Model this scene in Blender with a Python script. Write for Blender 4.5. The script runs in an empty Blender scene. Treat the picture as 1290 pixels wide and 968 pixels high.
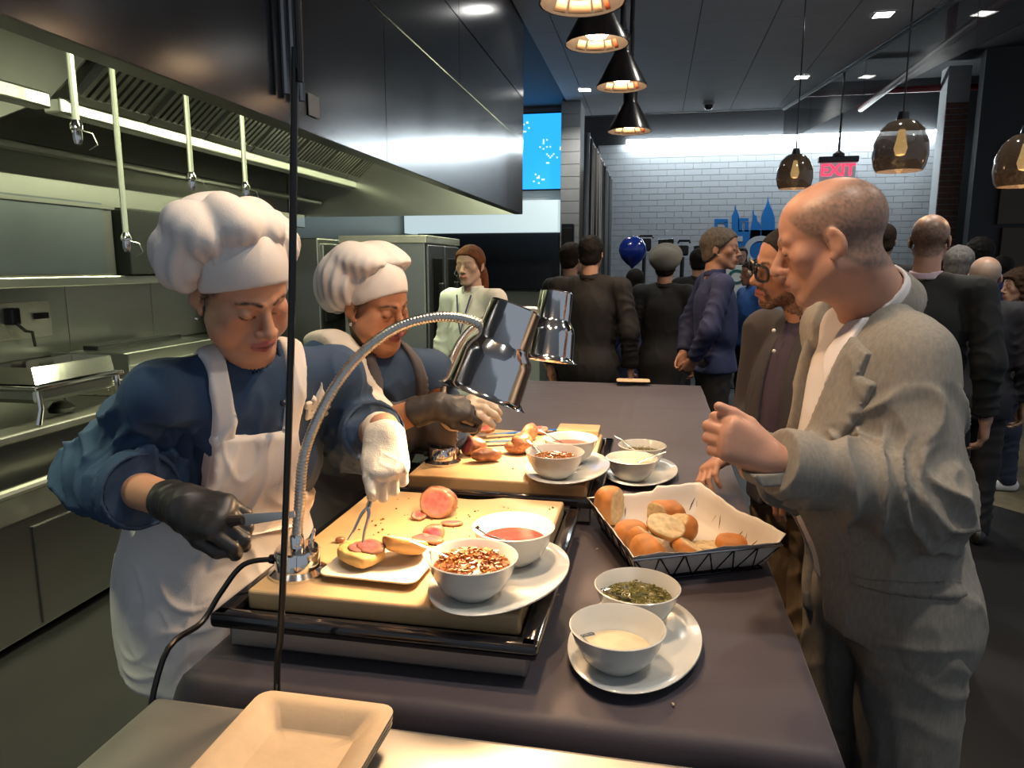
import bpy, bmesh, math, random
import numpy as np
from mathutils import Vector, Matrix
random.seed(7); np.random.seed(7)
SC = bpy.context.scene
COL = SC.collection
# ------------------------------------------------------------------ camera
FPX, CXP, CYP, HC = 900.0, 645.0, 484.0, 1.6
YAW, PITCH = math.radians(11.16), math.radians(9.462)
cam = bpy.data.objects.new('camera', bpy.data.cameras.new('camera'))
COL.objects.link(cam)
cam.data.sensor_fit = 'HORIZONTAL'; cam.data.sensor_width = 36.0
cam.data.lens = 36.0 * FPX / 1290.0
cam.location = (0, 0, HC)
cam.rotation_euler = (math.pi / 2 - PITCH, 0, YAW)
cam.data.clip_start = 0.02
SC.camera = cam
# ------------------------------------------------------------------ world, exposure
SC.view_settings.view_transform = 'Standard'; SC.view_settings.look = 'None'
SC.view_settings.gamma = 1.0; SC.view_settings.use_curve_mapping = False
SC.view_settings.exposure = 0.35
w = bpy.data.worlds.new('world'); SC.world = w; w.use_nodes = True
w.node_tree.nodes['Background'].inputs[0].default_value = (0.75, 0.85, 1.0, 1)
w.node_tree.nodes['Background'].inputs[1].default_value = 0.28
SC.cycles.max_bounces = 6; SC.cycles.diffuse_bounces = 3; SC.cycles.glossy_bounces = 4
SC.cycles.transmission_bounces = 6; SC.cycles.transparent_max_bounces = 8
SC.cycles.sample_clamp_indirect = 4.0
SC.cycles.caustics_reflective = False; SC.cycles.caustics_refractive = False
# light power knobs (watts)
L_PEND, L_GOOSE, L_HOOD, L_DOWN, L_STRIP = 48.0, 32.0, 38.0, 85.0, 20.0
WARM = (1.0, 0.64, 0.36); NEUTRAL = (1.0, 0.93, 0.82); COOL = (0.80, 0.92, 1.0); GREENISH = (0.96, 1.0, 0.60)
# ------------------------------------------------------------------ pixel helpers (1290 x 968 frame)
_f = np.array([-math.sin(YAW)*math.cos(PITCH), math.cos(YAW)*math.cos(PITCH), -math.sin(PITCH)])
_r = np.array([math.cos(YAW), math.sin(YAW), 0.0]); _u = np.cross(_r, _f)
def ray(u, v): return _f + _r*(u-CXP)/FPX + _u*(CYP-v)/FPX
def pz(u, v, depth): return np.array([0, 0, HC]) + ray(u, v)*depth
def atz(u, v, z):
    d = ray(u, v); return np.array([0, 0, HC]) + d*((z-HC)/d[2])
def aty(u, v, y):
    d = ray(u, v); return np.array([0, 0, HC]) + d*(y/d[1])
def atx(u, v, x):
    d = ray(u, v); return np.array([0, 0, HC]) + d*(x/d[0])
V3 = lambda *a: np.array(a, dtype=float)
def nrm(a):
    a = np.asarray(a, float); return a/np.linalg.norm(a)
# ------------------------------------------------------------------ lights
def light(kind, name, loc, power, color, size=0.1, target=None, angle=1.2, blend=0.6):
    d = bpy.data.lights.new(name, kind); d.energy = power; d.color = color
    if kind == 'AREA': d.shape = 'RECTANGLE'; d.size, d.size_y = (size if isinstance(size, tuple) else (size, size))
    else: d.shadow_soft_size = size
    if kind == 'SPOT': d.spot_size = angle; d.spot_blend = blend
    o = bpy.data.objects.new(name, d); COL.objects.link(o); o.location = loc
    tgt = Vector(target) - Vector(loc) if target is not None else Vector((0, 0, -1))
    o.rotation_euler = tgt.to_track_quat('-Z', 'Y').to_euler()
    return o
# ------------------------------------------------------------------ materials
MATS = {}
def M(name, col, rough=0.5, metal=0.0, var=0.0, vscale=8.0, bump=0.0, bscale=60.0, spec=0.5, stretch=(1, 1, 1),
      attr=None, emit=None, estr=0.0, sss=0.0, coat=0.0, sheen=0.0, rvar=0.0, col2=None, aniso=0.0, trans=0.0, alpha=1.0, wave=None):
    if name in MATS: return MATS[name]
    m = bpy.data.materials.new(name); m.use_nodes = True
    nt = m.node_tree; b = nt.nodes['Principled BSDF']; L = nt.links
    b.inputs['Roughness'].default_value = rough; b.inputs['Metallic'].default_value = metal
    b.inputs['Specular IOR Level'].default_value = spec
    if coat: b.inputs['Coat Weight'].default_value = coat; b.inputs['Coat Roughness'].default_value = 0.1
    if sheen: b.inputs['Sheen Weight'].default_value = sheen
    if sss: b.inputs['Subsurface Weight'].default_value = sss; b.inputs['Subsurface Radius'].default_value = (.01, .004, .002); b.inputs['Subsurface Scale'].default_value = 1.0
    if aniso: b.inputs['Anisotropic'].default_value = aniso
    if trans: b.inputs['Transmission Weight'].default_value = trans
    if alpha < 1: b.inputs['Alpha'].default_value = alpha
    if emit: b.inputs['Emission Color'].default_value = (*emit, 1); b.inputs['Emission Strength'].default_value = estr
    base = (*col, 1)
    b.inputs['Base Color'].default_value = base
    tc = mp = None
    if var or bump or rvar or wave:
        tc = nt.nodes.new('ShaderNodeTexCoord'); mp = nt.nodes.new('ShaderNodeMapping'); mp.inputs['Scale'].default_value = stretch
        L.new(tc.outputs['Object'], mp.inputs['Vector'])
    src = None
    if attr:
        a = nt.nodes.new('ShaderNodeAttribute'); a.attribute_name = attr; src = a.outputs['Color']
    if var:
        n = nt.nodes.new('ShaderNodeTexNoise'); n.inputs['Scale'].default_value = vscale; n.inputs['Detail'].default_value = 5
        L.new(mp.outputs[0], n.inputs['Vector'])
        rmp = nt.nodes.new('ShaderNodeMapRange'); rmp.inputs['From Min'].default_value = 0.3; rmp.inputs['From Max'].default_value = 0.7
        L.new(n.outputs['Fac'], rmp.inputs['Value'])
        mx = nt.nodes.new('ShaderNodeMix'); mx.data_type = 'RGBA'
        c2 = col2 if col2 else tuple(c*(1-var) for c in col)
        L.new(rmp.outputs[0], mx.inputs['Factor'])
        if src:
            ml = nt.nodes.new('ShaderNodeMix'); ml.data_type = 'RGBA'; ml.blend_type = 'MULTIPLY'; ml.inputs['Factor'].default_value = 1
            mx.inputs[6].default_value = (1, 1, 1, 1); mx.inputs[7].default_value = (1-var, 1-var, 1-var, 1)
            L.new(src, ml.inputs[6]); L.new(mx.outputs[2], ml.inputs[7]); src = ml.outputs[2]
        else:
            mx.inputs[6].default_value = base; mx.inputs[7].default_value = (*c2, 1); src = mx.outputs[2]
    if src: L.new(src, b.inputs['Base Color'])
    if rvar:
        n = nt.nodes.new('ShaderNodeTexNoise'); n.inputs['Scale'].default_value = vscale*1.7; n.inputs['Detail'].default_value = 4
        L.new(mp.outputs[0], n.inputs['Vector'])
        r2 = nt.nodes.new('ShaderNodeMapRange'); r2.inputs['To Min'].default_value = max(.02, rough-rvar); r2.inputs['To Max'].default_value = rough+rvar
        L.new(n.outputs['Fac'], r2.inputs['Value']); L.new(r2.outputs[0], b.inputs['Roughness'])
    if bump:
        n = nt.nodes.new('ShaderNodeTexNoise'); n.inputs['Scale'].default_value = bscale; n.inputs['Detail'].default_value = 6
        L.new(mp.outputs[0], n.inputs['Vector'])
        bp = nt.nodes.new('ShaderNodeBump'); bp.inputs['Strength'].default_value = bump; bp.inputs['Distance'].default_value = 0.002
        L.new(n.outputs['Fac'], bp.inputs['Height']); L.new(bp.outputs[0], b.inputs['Normal'])
    MATS[name] = m; return m
# common materials
STEEL = M('stainless steel', (.52, .53, .50), .28, 1.0, var=.05, vscale=3, stretch=(1, 1, 4))
STEELD = M('dark stainless steel', (.34, .34, .33), .3, 1.0, var=.06, vscale=2, stretch=(1, 1, 4))
HOODM = M('hood stainless steel', (.26, .26, .27), .2, 1.0, var=.18, vscale=1.2, stretch=(1, 1, .25), rvar=.06)
BRUSH = M('worn brushed steel', (.60, .58, .53), .42, 1.0, var=.2, vscale=5, rvar=.1, bump=.1, bscale=30)
CHROME = M('polished chrome', (.80, .79, .77), .09, 1.0)
BLACKP = M('black plastic', (.010, .010, .012), .25, 0, bump=.05)
BLACKM = M('black painted metal', (.008, .007, .009), .28, 0, coat=.4)
RUBBER = M('black rubber cable', (.006, .006, .006), .35)
PORC = M('white glazed porcelain', (.62, .62, .58), .15, 0, coat=.2)
# ------------------------------------------------------------------ mesh helpers
def link(o, parent=None):
    COL.objects.link(o)
    if parent is not None: o.parent = parent
    return o
def tag(o, label=None, cat=None, group=None, kind=None):
    if label: o['label'] = label
    if cat: o['category'] = cat
    if group: o['group'] = group
    if kind: o['kind'] = kind
    return o
def thing(name, label, cat, loc=(0, 0, 0), rz=0.0, group=None):
    o = bpy.data.objects.new(name, None); o.empty_display_size = .05
    COL.objects.link(o); o.location = tuple(float(c) for c in loc); o.rotation_euler = (0, 0, rz)
    return tag(o, label, cat, group)
def mesh_from(name, verts, faces, mat, parent=None, smooth=False, loc=None):
    me = bpy.data.meshes.new(name); me.from_pydata([tuple(map(float, v)) for v in verts], [], [tuple(map(int, f)) for f in faces])
    if mat: me.materials.append(mat)
    if smooth: me.polygons.foreach_set('use_smooth', [True]*len(me.polygons))
    me.update()
    o = bpy.data.objects.new(name, me)
    if loc is not None: o.location = tuple(float(c) for c in loc)
    return link(o, parent)
class MB:
    """collects simple shapes into one bmesh"""
    def __init__(s): s.bm = bmesh.new()
    def box(s, c, size, rz=0.0, bev=0.0, R=None, seg=2):
        r = bmesh.ops.create_cube(s.bm, size=1.0); vs = r['verts']
        bmesh.ops.scale(s.bm, vec=size, verts=vs)
        if bev > 0:
            es = list({e for v in vs for e in v.link_edges})
            rb = bmesh.ops.bevel(s.bm, geom=es, offset=bev, segments=seg, profile=.5, affect='EDGES'); vs = rb['verts'] if rb['verts'] else vs
            vs = list({v for f in rb['faces'] for v in f.verts} | set(v for v in vs if v.is_valid))
        mt = Matrix.Translation(Vector(tuple(map(float, c)))) @ (R.to_4x4() if R is not None else Matrix.Rotation(rz, 4, 'Z'))
        bmesh.ops.transform(s.bm, matrix=mt, verts=vs); return s
    def lathe(s, prof, c=(0, 0, 0), n=32, R=None, sx=1.0, sy=1.0, cap=True):
        vs = []; c = Vector(tuple(map(float, c)))
        for (r, z) in prof:
            ring = []
            for i in range(n):
                a = 2*math.pi*i/n; p = Vector((r*math.cos(a)*sx, r*math.sin(a)*sy, z))
                if R is not None: p = R @ p
                ring.append(s.bm.verts.new(p + c))
            vs.append(ring)
        for j in range(len(vs)-1):
            for i in range(n): s.bm.faces.new((vs[j][i], vs[j][(i+1) % n], vs[j+1][(i+1) % n], vs[j+1][i]))
        if cap and prof[0][0] > 1e-6: s.bm.faces.new(list(reversed(vs[0])))
        if cap and prof[-1][0] > 1e-6: s.bm.faces.new(vs[-1])
        return s
    def tube(s, pts, rad, n=10, cap=True, flat=1.0):
        pts = [Vector(tuple(map(float, p))) for p in pts]; rings = []; prev = None
        for i, p in enumerate(pts):
            t = (pts[min(i+1, len(pts)-1)] - pts[max(i-1, 0)]).normalized()
            if prev is None:
                a = Vector((0, 0, 1)) if abs(t.z) < .9 else Vector((1, 0, 0)); nx = t.cross(a).normalized()
            else: nx = (prev - t*prev.dot(t)).normalized()
            prev = nx; ny = t.cross(nx); r = rad[i] if isinstance(rad, (list, tuple)) else rad
            rings.append([s.bm.verts.new(p + nx*(r*math.cos(2*math.pi*k/n)) + ny*(r*flat*math.sin(2*math.pi*k/n))) for k in range(n)])
        for j in range(len(rings)-1):
            for k in range(n): s.bm.faces.new((rings[j][k], rings[j][(k+1) % n], rings[j+1][(k+1) % n], rings[j+1][k]))
        if cap: s.bm.faces.new(list(reversed(rings[0]))); s.bm.faces.new(rings[-1])
        return s
    def cyl(s, a, b, r, r2=None, n=16): return s.tube([a, b], [r, r if r2 is None else r2], n)
    def poly(s, pts, ext):
        """flat polygon (list of 3-D points) extruded by vector ext"""
        a = [s.bm.verts.new(Vector(tuple(map(float, p)))) for p in pts]; e = Vector(tuple(map(float, ext)))
        b = [s.bm.verts.new(v.co + e) for v in a]; n = len(a)
        s.bm.faces.new(a[::-1]); s.bm.faces.new(b)
        for i in range(n): s.bm.faces.new((a[i], a[(i+1) % n], b[(i+1) % n], b[i]))
        return s
    def ball(s, c, r, R=None, n=12):
        m = Matrix.Translation(Vector(tuple(map(float, c)))) @ (R.to_4x4() if R is not None else Matrix()) @ Matrix.Diagonal((*((r, r, r) if not hasattr(r, '__len__') else r), 1))
        bmesh.ops.create_uvsphere(s.bm, u_segments=n*2, v_segments=n, radius=1, matrix=m); return s
    def build(s, name, mat, parent=None, smooth=False, loc=None, sharp=35):
        bmesh.ops.recalc_face_normals(s.bm, faces=s.bm.faces)
        me = bpy.data.meshes.new(name); s.bm.to_mesh(me); s.bm.free()
        if mat: me.materials.append(mat)
        if smooth:
            me.polygons.foreach_set('use_smooth', [True]*len(me.polygons))
            try: me.set_sharp_from_angle(angle=math.radians(sharp))
            except Exception: pass
        me.update(); o = bpy.data.objects.new(name, me)
        if loc is not None: o.location = tuple(float(c) for c in loc)
        return link(o, parent)
def struct(o): o['kind'] = 'structure'; return o
def copy_tree(o, parent=None):
    c = o.copy(); COL.objects.link(c); c.parent = parent
    for ch in list(o.children): copy_tree(ch, c)
    return c
def arc(cx, cy, r, a0, a1, n): return [(cx + r*math.cos(a0+(a1-a0)*i/n), cy + r*math.sin(a0+(a1-a0)*i/n)) for i in range(n+1)]
# ------------------------------------------------------------------ signed-distance modelling (bodies, clothes, food)
def vnoise(P, freq, seed=0):
    """value noise, -1..1, P (n,3)"""
    X = P*freq + seed*17.31; i = np.floor(X).astype(np.int64); f = X - i; f = f*f*(3-2*f)
    out = np.zeros(len(P))
    for dx in (0, 1):
        for dy in (0, 1):
            for dz in (0, 1):
                h = ((i[:, 0]+dx)*73856093) ^ ((i[:, 1]+dy)*19349663) ^ ((i[:, 2]+dz)*83492791) ^ (seed*2654435)
                h = (h ^ (h >> 13))*1274126177; h = (h ^ (h >> 16)) & 0xffff
                wgt = (f[:, 0] if dx else 1-f[:, 0])*(f[:, 1] if dy else 1-f[:, 1])*(f[:, 2] if dz else 1-f[:, 2])
                out += wgt*(h/32767.5-1)
    return out
def smin(a, b, k):
    if k <= 0: return np.minimum(a, b)
    h = np.maximum(k-np.abs(a-b), 0)/k; return np.minimum(a, b)-h*h*k*.25
def smax(a, b, k): return -smin(-a, -b, k)
class SDF:
    def __init__(s): s.p = []; s.post = []
    def copy(s):
        c = SDF(); c.p = list(s.p); c.post = list(s.post); return c
    def cone(s, a, b, ra, rb=None, k=.02, op='u'):
        a = np.asarray(a, float); b = np.asarray(b, float); rb = ra if rb is None else rb
        s.p.append(('cone', (a, b, ra, rb), op, k, (a+b)/2, np.linalg.norm(b-a)/2+max(ra, rb))); return s
    def chain(s, pts, rs, k=.02, op='u'):
        for i in range(len(pts)-1): s.cone(pts[i], pts[i+1], rs[i], rs[i+1], k, op)
        return s
    def ell(s, c, r, R=None, k=.02, op='u'):
        c = np.asarray(c, float); r = np.asarray(r if hasattr(r, '__len__') else (r, r, r), float)
        R = np.eye(3) if R is None else np.asarray(R, float)      # columns = axes
        s.p.append(('ell', (c, r, R), op, k, c, r.max())); return s
    def box(s, c, h, R=None, rd=.005, k=.0, op='u'):
        c = np.asarray(c, float); h = np.asarray(h, float); R = np.eye(3) if R is None else np.asarray(R, float)
        s.p.append(('box', (c, h, R, rd), op, k, c, np.linalg.norm(h))); return s
    @staticmethod
    def ev(kind, pr, P):
        if kind == 'cone':
            a, b, ra, rb = pr; d = b-a; L = d@d
            t = np.clip(((P-a)@d)/max(L, 1e-12), 0, 1); q = P-a-t[:, None]*d
            return np.sqrt((q*q).sum(1))-(ra+(rb-ra)*t)
        if kind == 'ell':
            c, r, R = pr; q = (P-c)@R; k0 = np.sqrt(((q/r)**2).sum(1)); k1 = np.sqrt(((q/(r*r))**2).sum(1))
            return k0*(k0-1)/np.maximum(k1, 1e-9)
        c, h, R, rd = pr; q = np.abs((P-c)@R)-h+rd
        return np.sqrt((np.maximum(q, 0)**2).sum(1))+np.minimum(q.max(1), 0)-rd
    def full(s, P):
        d = np.full(len(P), 9.0)
        for kind, pr, op, k, c, br in s.p:
            v = s.ev(kind, pr, P)
            d = smin(d, v, k) if op == 'u' else (smax(d, -v, k) if op == 's' else smax(d, v, k))
        for f in s.post: d = f(P, d)
        return d
    def mesh(s, res):
        B = 8
        lo = np.min([c-br for kd, pr, op, k, c, br in s.p if op == 'u'], 0)-.03; hi = np.max([c+br for kd, pr, op, k, c, br in s.p if op == 'u'], 0)+.03
        cs = .02; g = [np.arange(lo[i], hi[i]+cs, cs) for i in range(3)]         # crop the grid to where the surface is
        cg = np.stack(np.meshgrid(*g, indexing='ij'), -1).reshape(-1, 3); near = cg[s.full(cg) < .045]
        if len(near): lo, hi = np.maximum(lo, near.min(0)-.02), np.minimum(hi, near.max(0)+.02)
        nb = np.ceil((hi-lo)/(res*B)).astype(int); n = nb*B
        hd = res*B*math.sqrt(3)/2
        bi = np.stack(np.meshgrid(*[np.arange(m) for m in nb], indexing='ij'), -1).reshape(-1, 3)
        bc = lo+(bi+.5)*res*B - res*.5
        cd = s.full(bc)
        act = np.abs(cd) < hd*1.25+.03
        bi = bi[act]; bca = bc[act]
        off = np.stack(np.meshgrid(*[np.arange(B)]*3, indexing='ij'), -1).reshape(-1, 3)
        D = np.where(cd < 0, -1.0, 1.0).astype(np.float32).reshape(nb)
        D = np.repeat(np.repeat(np.repeat(D, B, 0), B, 1), B, 2)
        P = (bi[:, None, :]*B+off[None]).astype(np.int32)       # nblk, 512, 3
        W = lo+P*res
        d = np.full(W.shape[:2], 9.0)
        for kind, pr, op, k, c, br in s.p:
            if op == 'i': msk = np.ones(len(bca), bool)
            else: msk = s.ev(kind, pr, bca) < hd*1.3+k+.03
            if not msk.any(): continue
            v = s.ev(kind, pr, W[msk].reshape(-1, 3)).reshape(-1, B**3); a = d[msk]
            d[msk] = smin(a, v, k) if op == 'u' else (smax(a, -v, k) if op == 's' else smax(a, v, k))
        if s.post:
            fl = W.reshape(-1, 3); dd = d.reshape(-1)
            for f in s.post: dd = f(fl, dd)
            d = dd.reshape(d.shape)
        D[P[..., 0], P[..., 1], P[..., 2]] = d
        return nets(D, lo, res)
def nets(D, lo, res):
    ins = D < 0
    nx, ny, nz = (m-1 for m in D.shape)
    cnt = np.zeros((nx, ny, nz), np.int8)
    for dx in (0, 1):
        for dy in (0, 1):
            for dz in (0, 1): cnt += ins[dx:nx+dx, dy:ny+dy, dz:nz+dz]
    cells = np.argwhere((cnt > 0) & (cnt < 8))
    idx = -np.ones((nx, ny, nz), np.int32); idx[tuple(cells.T)] = np.arange(len(cells))
    acc = np.zeros((len(cells), 3)); num = np.zeros(len(cells))
    corners = [(0, 0, 0), (1, 0, 0), (0, 1, 0), (0, 0, 1), (1, 1, 0), (1, 0, 1), (0, 1, 1), (1, 1, 1)]
    val = {c: D[cells[:, 0]+c[0], cells[:, 1]+c[1], cells[:, 2]+c[2]].astype(float) for c in corners}
    for a in corners:
        for ax in range(3):
            if a[ax]: continue
            b = tuple(1 if i == ax else a[i] for i in range(3)); va, vb = val[a], val[b]
            m = (va < 0) != (vb < 0); t = va[m]/(va[m]-vb[m]); p = np.tile(np.array(a, float), (m.sum(), 1)); p[:, ax] = t
            acc[m] += p; num[m] += 1
    V = lo+(cells+acc/num[:, None])*res
    F = []
    for ax in range(3):
        o1, o2 = [(1, 2), (2, 0), (0, 1)][ax]
        sl0 = [slice(1, -1)]*3; sl0[ax] = slice(0, -1); sl1 = list(sl0); sl1[ax] = slice(1, None)
        a = ins[tuple(sl0)]; b = ins[tuple(sl1)]
        e = np.argwhere(a != b)
        if not len(e): continue
        flip = a[tuple(e.T)]
        base = e.copy(); base[:, [i for i in range(3) if i != ax]] += 1
        q = []
        for (s1, s2) in ((-1, -1), (0, -1), (0, 0), (-1, 0)):
            c = base.copy(); c[:, o1] += s1; c[:, o2] += s2; q.append(idx[c[:, 0], c[:, 1], c[:, 2]])
        q = np.stack(q, 1); q[~flip] = q[~flip][:, ::-1]; F.append(q)
    return V, np.concatenate(F) if F else np.zeros((0, 4), int)
def vnormals(V, F):
    n = np.cross(V[F[:, 2]]-V[F[:, 0]], V[F[:, 3]]-V[F[:, 1]]); N = np.zeros_like(V)
    for i in range(4): np.add.at(N, F[:, i], n)
    return N/np.maximum(np.linalg.norm(N, axis=1), 1e-12)[:, None]
def sdf_obj(name, S, res, mat, parent=None, disp=None, color=None, origin=None, relax=1):
    V, F = S.mesh(res)
    for _ in range(relax):                       # light smoothing of grid steps
        A = np.zeros_like(V); c = np.zeros(len(V))
        for i in range(4):
            j = F[:, (i+1) % 4]; np.add.at(A, F[:, i], V[j]); np.add.at(c, F[:, i], 1); np.add.at(A, j, V[F[:, i]]); np.add.at(c, j, 1)
        V = V*.5+.5*A/np.maximum(c, 1)[:, None]
    if disp is not None: V = V+vnormals(V, F)*disp(V)[:, None]
    me = bpy.data.meshes.new(name)
    og = np.zeros(3) if origin is None else np.asarray(origin, float)
    me.vertices.add(len(V)); me.vertices.foreach_set('co', (V-og).astype(np.float32).ravel())
    me.loops.add(F.size); me.loops.foreach_set('vertex_index', F.astype(np.int32).ravel())
    me.polygons.add(len(F)); me.polygons.foreach_set('loop_start', np.arange(0, F.size, 4, dtype=np.int32))
    me.polygons.foreach_set('use_smooth', np.ones(len(F), bool))
    me.update(calc_edges=True); me.validate()
    if mat: me.materials.append(mat)
    if color is not None:
        c = np.ones((len(V), 4), np.float32); c[:, :3] = color(V)
        at = me.color_attributes.new('Col', 'FLOAT_COLOR', 'POINT'); at.data.foreach_set('color', c.ravel())
    o = bpy.data.objects.new(name, me)
    return link(o, parent)
def frame(f, up=(0, 0, 1)):
    """columns right, forward, up"""
    f = nrm(f); r = nrm(np.cross(f, up)); return np.stack([r, f, np.cross(r, f)], 1)
def rot_axis(ax, a):
    ax = nrm(ax); K = np.array([[0, -ax[2], ax[1]], [ax[2], 0, -ax[0]], [-ax[1], ax[0], 0]])
    return np.eye(3)+math.sin(a)*K+(1-math.cos(a))*K@K
# ------------------------------------------------------------------ the setting
FLOORM = M('dark sealed concrete', (.011, .011, .012), .45, 0, var=.45, vscale=2.5, bump=.05, bscale=25)
TANFL = M('tan speckled floor', (.15, .125, .07), .6, 0, var=.35, vscale=14)
CEILM = M('ceiling panel paint', (.72, .76, .80), .75, 0, var=.06, vscale=3)
DARKW = M('dark painted wall', (.022, .023, .026), .6)
TILEM = M('white glazed tile', (.62, .64, .66), .14, 0, var=.05, vscale=2, coat=.2)
GROUT = M('grey grout', (.42, .43, .44), .8)
KWALL = M('kitchen wall steel', (.30, .30, .26), .35, .9)
def slab(name, lo, hi, mat, parent=None, bev=0.0):
    lo = V3(*lo); hi = V3(*hi); return MB().box((lo+hi)/2, tuple(hi-lo), bev=bev).build(name, mat, parent)
struct(slab('floor', (-4.2, -1.6, -.1), (8, 12.3, 0), FLOORM))
fl = mesh_from('floor', [(1.95, 5.62, .002), (2.62, 4.72, .002), (7.5, 4.6, .002), (7.5, 11.8, .002), (2.2, 11.8, .002)], [(0, 1, 2, 3, 4)], TANFL); struct(fl)
# walls
struct(slab('wall_left', (-3.55, -1.5, 0), (-3.4, 9.6, 3.6), KWALL))
struct(slab('wall_kitchen_far', (-3.4, 9.6, 0), (-1.2, 9.75, 3.6), M('pale painted wall', (.50, .53, .53), .5)))
wb = struct(slab('wall_back', (-1.2, 12.0, 0), (8, 12.15, 4.4), DARKW))
struct(slab('wall_tile_backing', (-.95, 11.985, 0), (4.05, 12.0, 3.49), GROUT))
# subway tiles on the back wall: one course is 0.093 high; every tile its own object in the part that shows, the rest joined
tw, th, gap = .268, .093, .006
tile_me = None
cand = []
for r in range(37):
    z = 3.46-(r+.5)*th
    for c in range(-1, 19):
        x = -.93+(c+.5)*tw+(tw/2 if r % 2 else 0)
        x0, x1 = max(-.93, x-tw/2), min(4.03, x+tw/2)
        if x1-x0 < .05: continue
        cand.append((r, x0, x1, z))
shown = [t for t in cand if t[0] < 22 and t[1] > -.45 and t[2]-t[1] > tw-.01]
shown = shown[:300]; sset = set(shown)
rest = MB()
for t in cand:
    if t in sset: continue
    rest.box(((t[1]+t[2])/2, 11.981, t[3]), (t[2]-t[1]-gap, .012, th-gap))
ro = rest.build('tile', TILEM, None); ro['kind'] = 'stuff'
WT = bpy.data.objects['wall_tile_backing']; ro.parent = WT
for t in shown:
    if tile_me is None:
        o = MB().box((0, 0, 0), (tw-gap, .012, th-gap), bev=.002, seg=1).build('tile', TILEM, WT); tile_me = o.data
    else:
        o = bpy.data.objects.new('tile', tile_me); link(o, WT)
    o.location = ((t[1]+t[2])/2, 11.981, t[3]); o.rotation_euler = (random.uniform(-.006, .006), 0, random.uniform(-.006, .006))
# light strip above the tiles
LED = M('white led strip', (1, 1, 1), .5, emit=(.85, .97, 1.0), estr=34)
st = struct(slab('trim_1', (-.5, 11.90, 3.50), (4.0, 11.98, 3.55), LED))
light('AREA', 'strip_glow', (1.75, 11.45, 3.52), L_STRIP, COOL, (4.4, .06), target=(1.75, 12.0, 1.7))
# red brick pilaster and the dark right-hand walls
BRICKR = M('red brick', (.20, .10, .075), .8, 0, var=.3, vscale=9, bump=.2)
BRICKD = M('dark brick', (.030, .024, .024), .75, 0, var=.3, vscale=9, bump=.2)
pil = struct(slab('wall_pilaster', (3.74, 10.95, 0), (4.02, 11.2, 4.2), GROUT))
for r in range(38):
    z = 3.7-r*.078
    for (xa, xb) in (((3.745, 3.88), (3.888, 4.015)) if r % 2 else ((3.745, 3.80), (3.808, 3.95), (3.958, 4.015))):
        MB().box(((xa+xb)/2, 10.945, z), (xb-xa, .02, .068)).build('brick', BRICKR, pil)
struct(slab('wall_right', (4.02, 10.55, 0), (8, 10.7, 4.3), DARKW))
wr = bpy.data.objects['wall_right']
for r in range(26):                                           # brick courses on the dark wall beyond the wooden panels
    for c in range(5):
        x = 5.33+c*.235+(.117 if r % 2 else 0); MB().box((x+.11, 10.54, 3.35-r*.085), (.222, .02, .073)).build('brick', BRICKD, wr)
WOODP = M('brown wood panelling', (.080, .048, .022), .5, 0, var=.25, vscale=3, stretch=(1, 1, .1))
for (xa, xb, za, zb, nm) in ((4.33, 5.16, 2.12, 3.15, 'upper_panel'), (4.40, 5.00, .02, 2.08, 'door_leaf')):
    p = slab('panel', (xa, 10.50, za), (xb, 10.55, zb), WOODP, wr, bev=.004)
slab('panel', (5.0, 10.48, 0), (5.20, 10.55, 3.2), WOODP, wr, bev=.004)
# ceiling: panels of 0.6 x 1.2 with a joint, cut along the glass curtain
def xg(y): return 2.187-.1606*(y-6.417)
cb = struct(slab('ceiling', (-3.4, -1.5, 3.62), (1.5, 10.2, 3.7), M('ceiling grid', (.12, .125, .13), .7)))
mesh_c = MB().poly([(1.5, -1.5, 3.62), (xg(-1.5), -1.5, 3.62), (xg(10.2), 10.2, 3.62), (1.5, 10.2, 3.62)], (0, 0, .08)).build('ceiling_edge', M('ceiling grid', (0, 0, 0)), cb)
for i in range(-3, 7):
    for j in range(-1, 9):
        x0 = -.3+i*.6; x1 = x0+.592; y0 = j*1.2-.6; y1 = min(y0+1.192, 10.2)
        x0 = max(x0, -1.14)
        if x1 <= x0: continue
        a, b = min(x1, xg(y0)-.03), min(x1, xg(y1)-.03)
        if min(a, b) < x0+.02: continue
        MB().poly([(x0, y0, 3.604), (a, y0, 3.604), (b, y1, 3.604), (x0, y1, 3.604)], (0, 0, .014)).build('panel', CEILM, cb)
struct(slab('ceiling_dark', (1.2, 4, 4.3), (8, 12.2, 4.4), M('black ceiling', (.012, .012, .014), .8)))
struct(slab('ceiling_dark_back', (-1.2, 10.25, 4.3), (1.2, 12.2, 4.4), M('black ceiling', (0, 0, 0))))
struct(slab('wall_bulkhead', (-1.2, 10.2, 3.6), (xg(10.2), 10.25, 4.3), DARKW))
# glass draft curtain hanging under the ceiling edge
GLASS = M('smoked glass', (.10, .11, .12), .03, 0, alpha=.45, spec=.6)
gt = thing('glass_curtain', 'smoked glass panels hanging along the edge of the panelled ceiling', 'glass panel', (xg(6), 6, 3.17))
ys = [1.5, 4.2, 6.1, 7.9, 9.3, 10.2]
for a, b in zip(ys[:-1], ys[1:]):
    MB().poly([(xg(a), a, 3.17), (xg(b), b-.012, 3.17), (xg(b), b-.012, 3.6), (xg(a), a, 3.6)], (.01, 0, 0)).build('pane', GLASS, gt, loc=(-xg(6), -6, -3.17))
MB().poly([(xg(1.5)-.02, 1.5, 3.575), (xg(10.2)-.02, 10.2, 3.575), (xg(10.2)-.02, 10.2, 3.603), (xg(1.5)-.02, 1.5, 3.603)], (.035, 0, 0)).build('channel', M('grey aluminium', (.25, .26, .27), .4, .8), gt, loc=(-xg(6), -6, -3.17))
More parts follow.
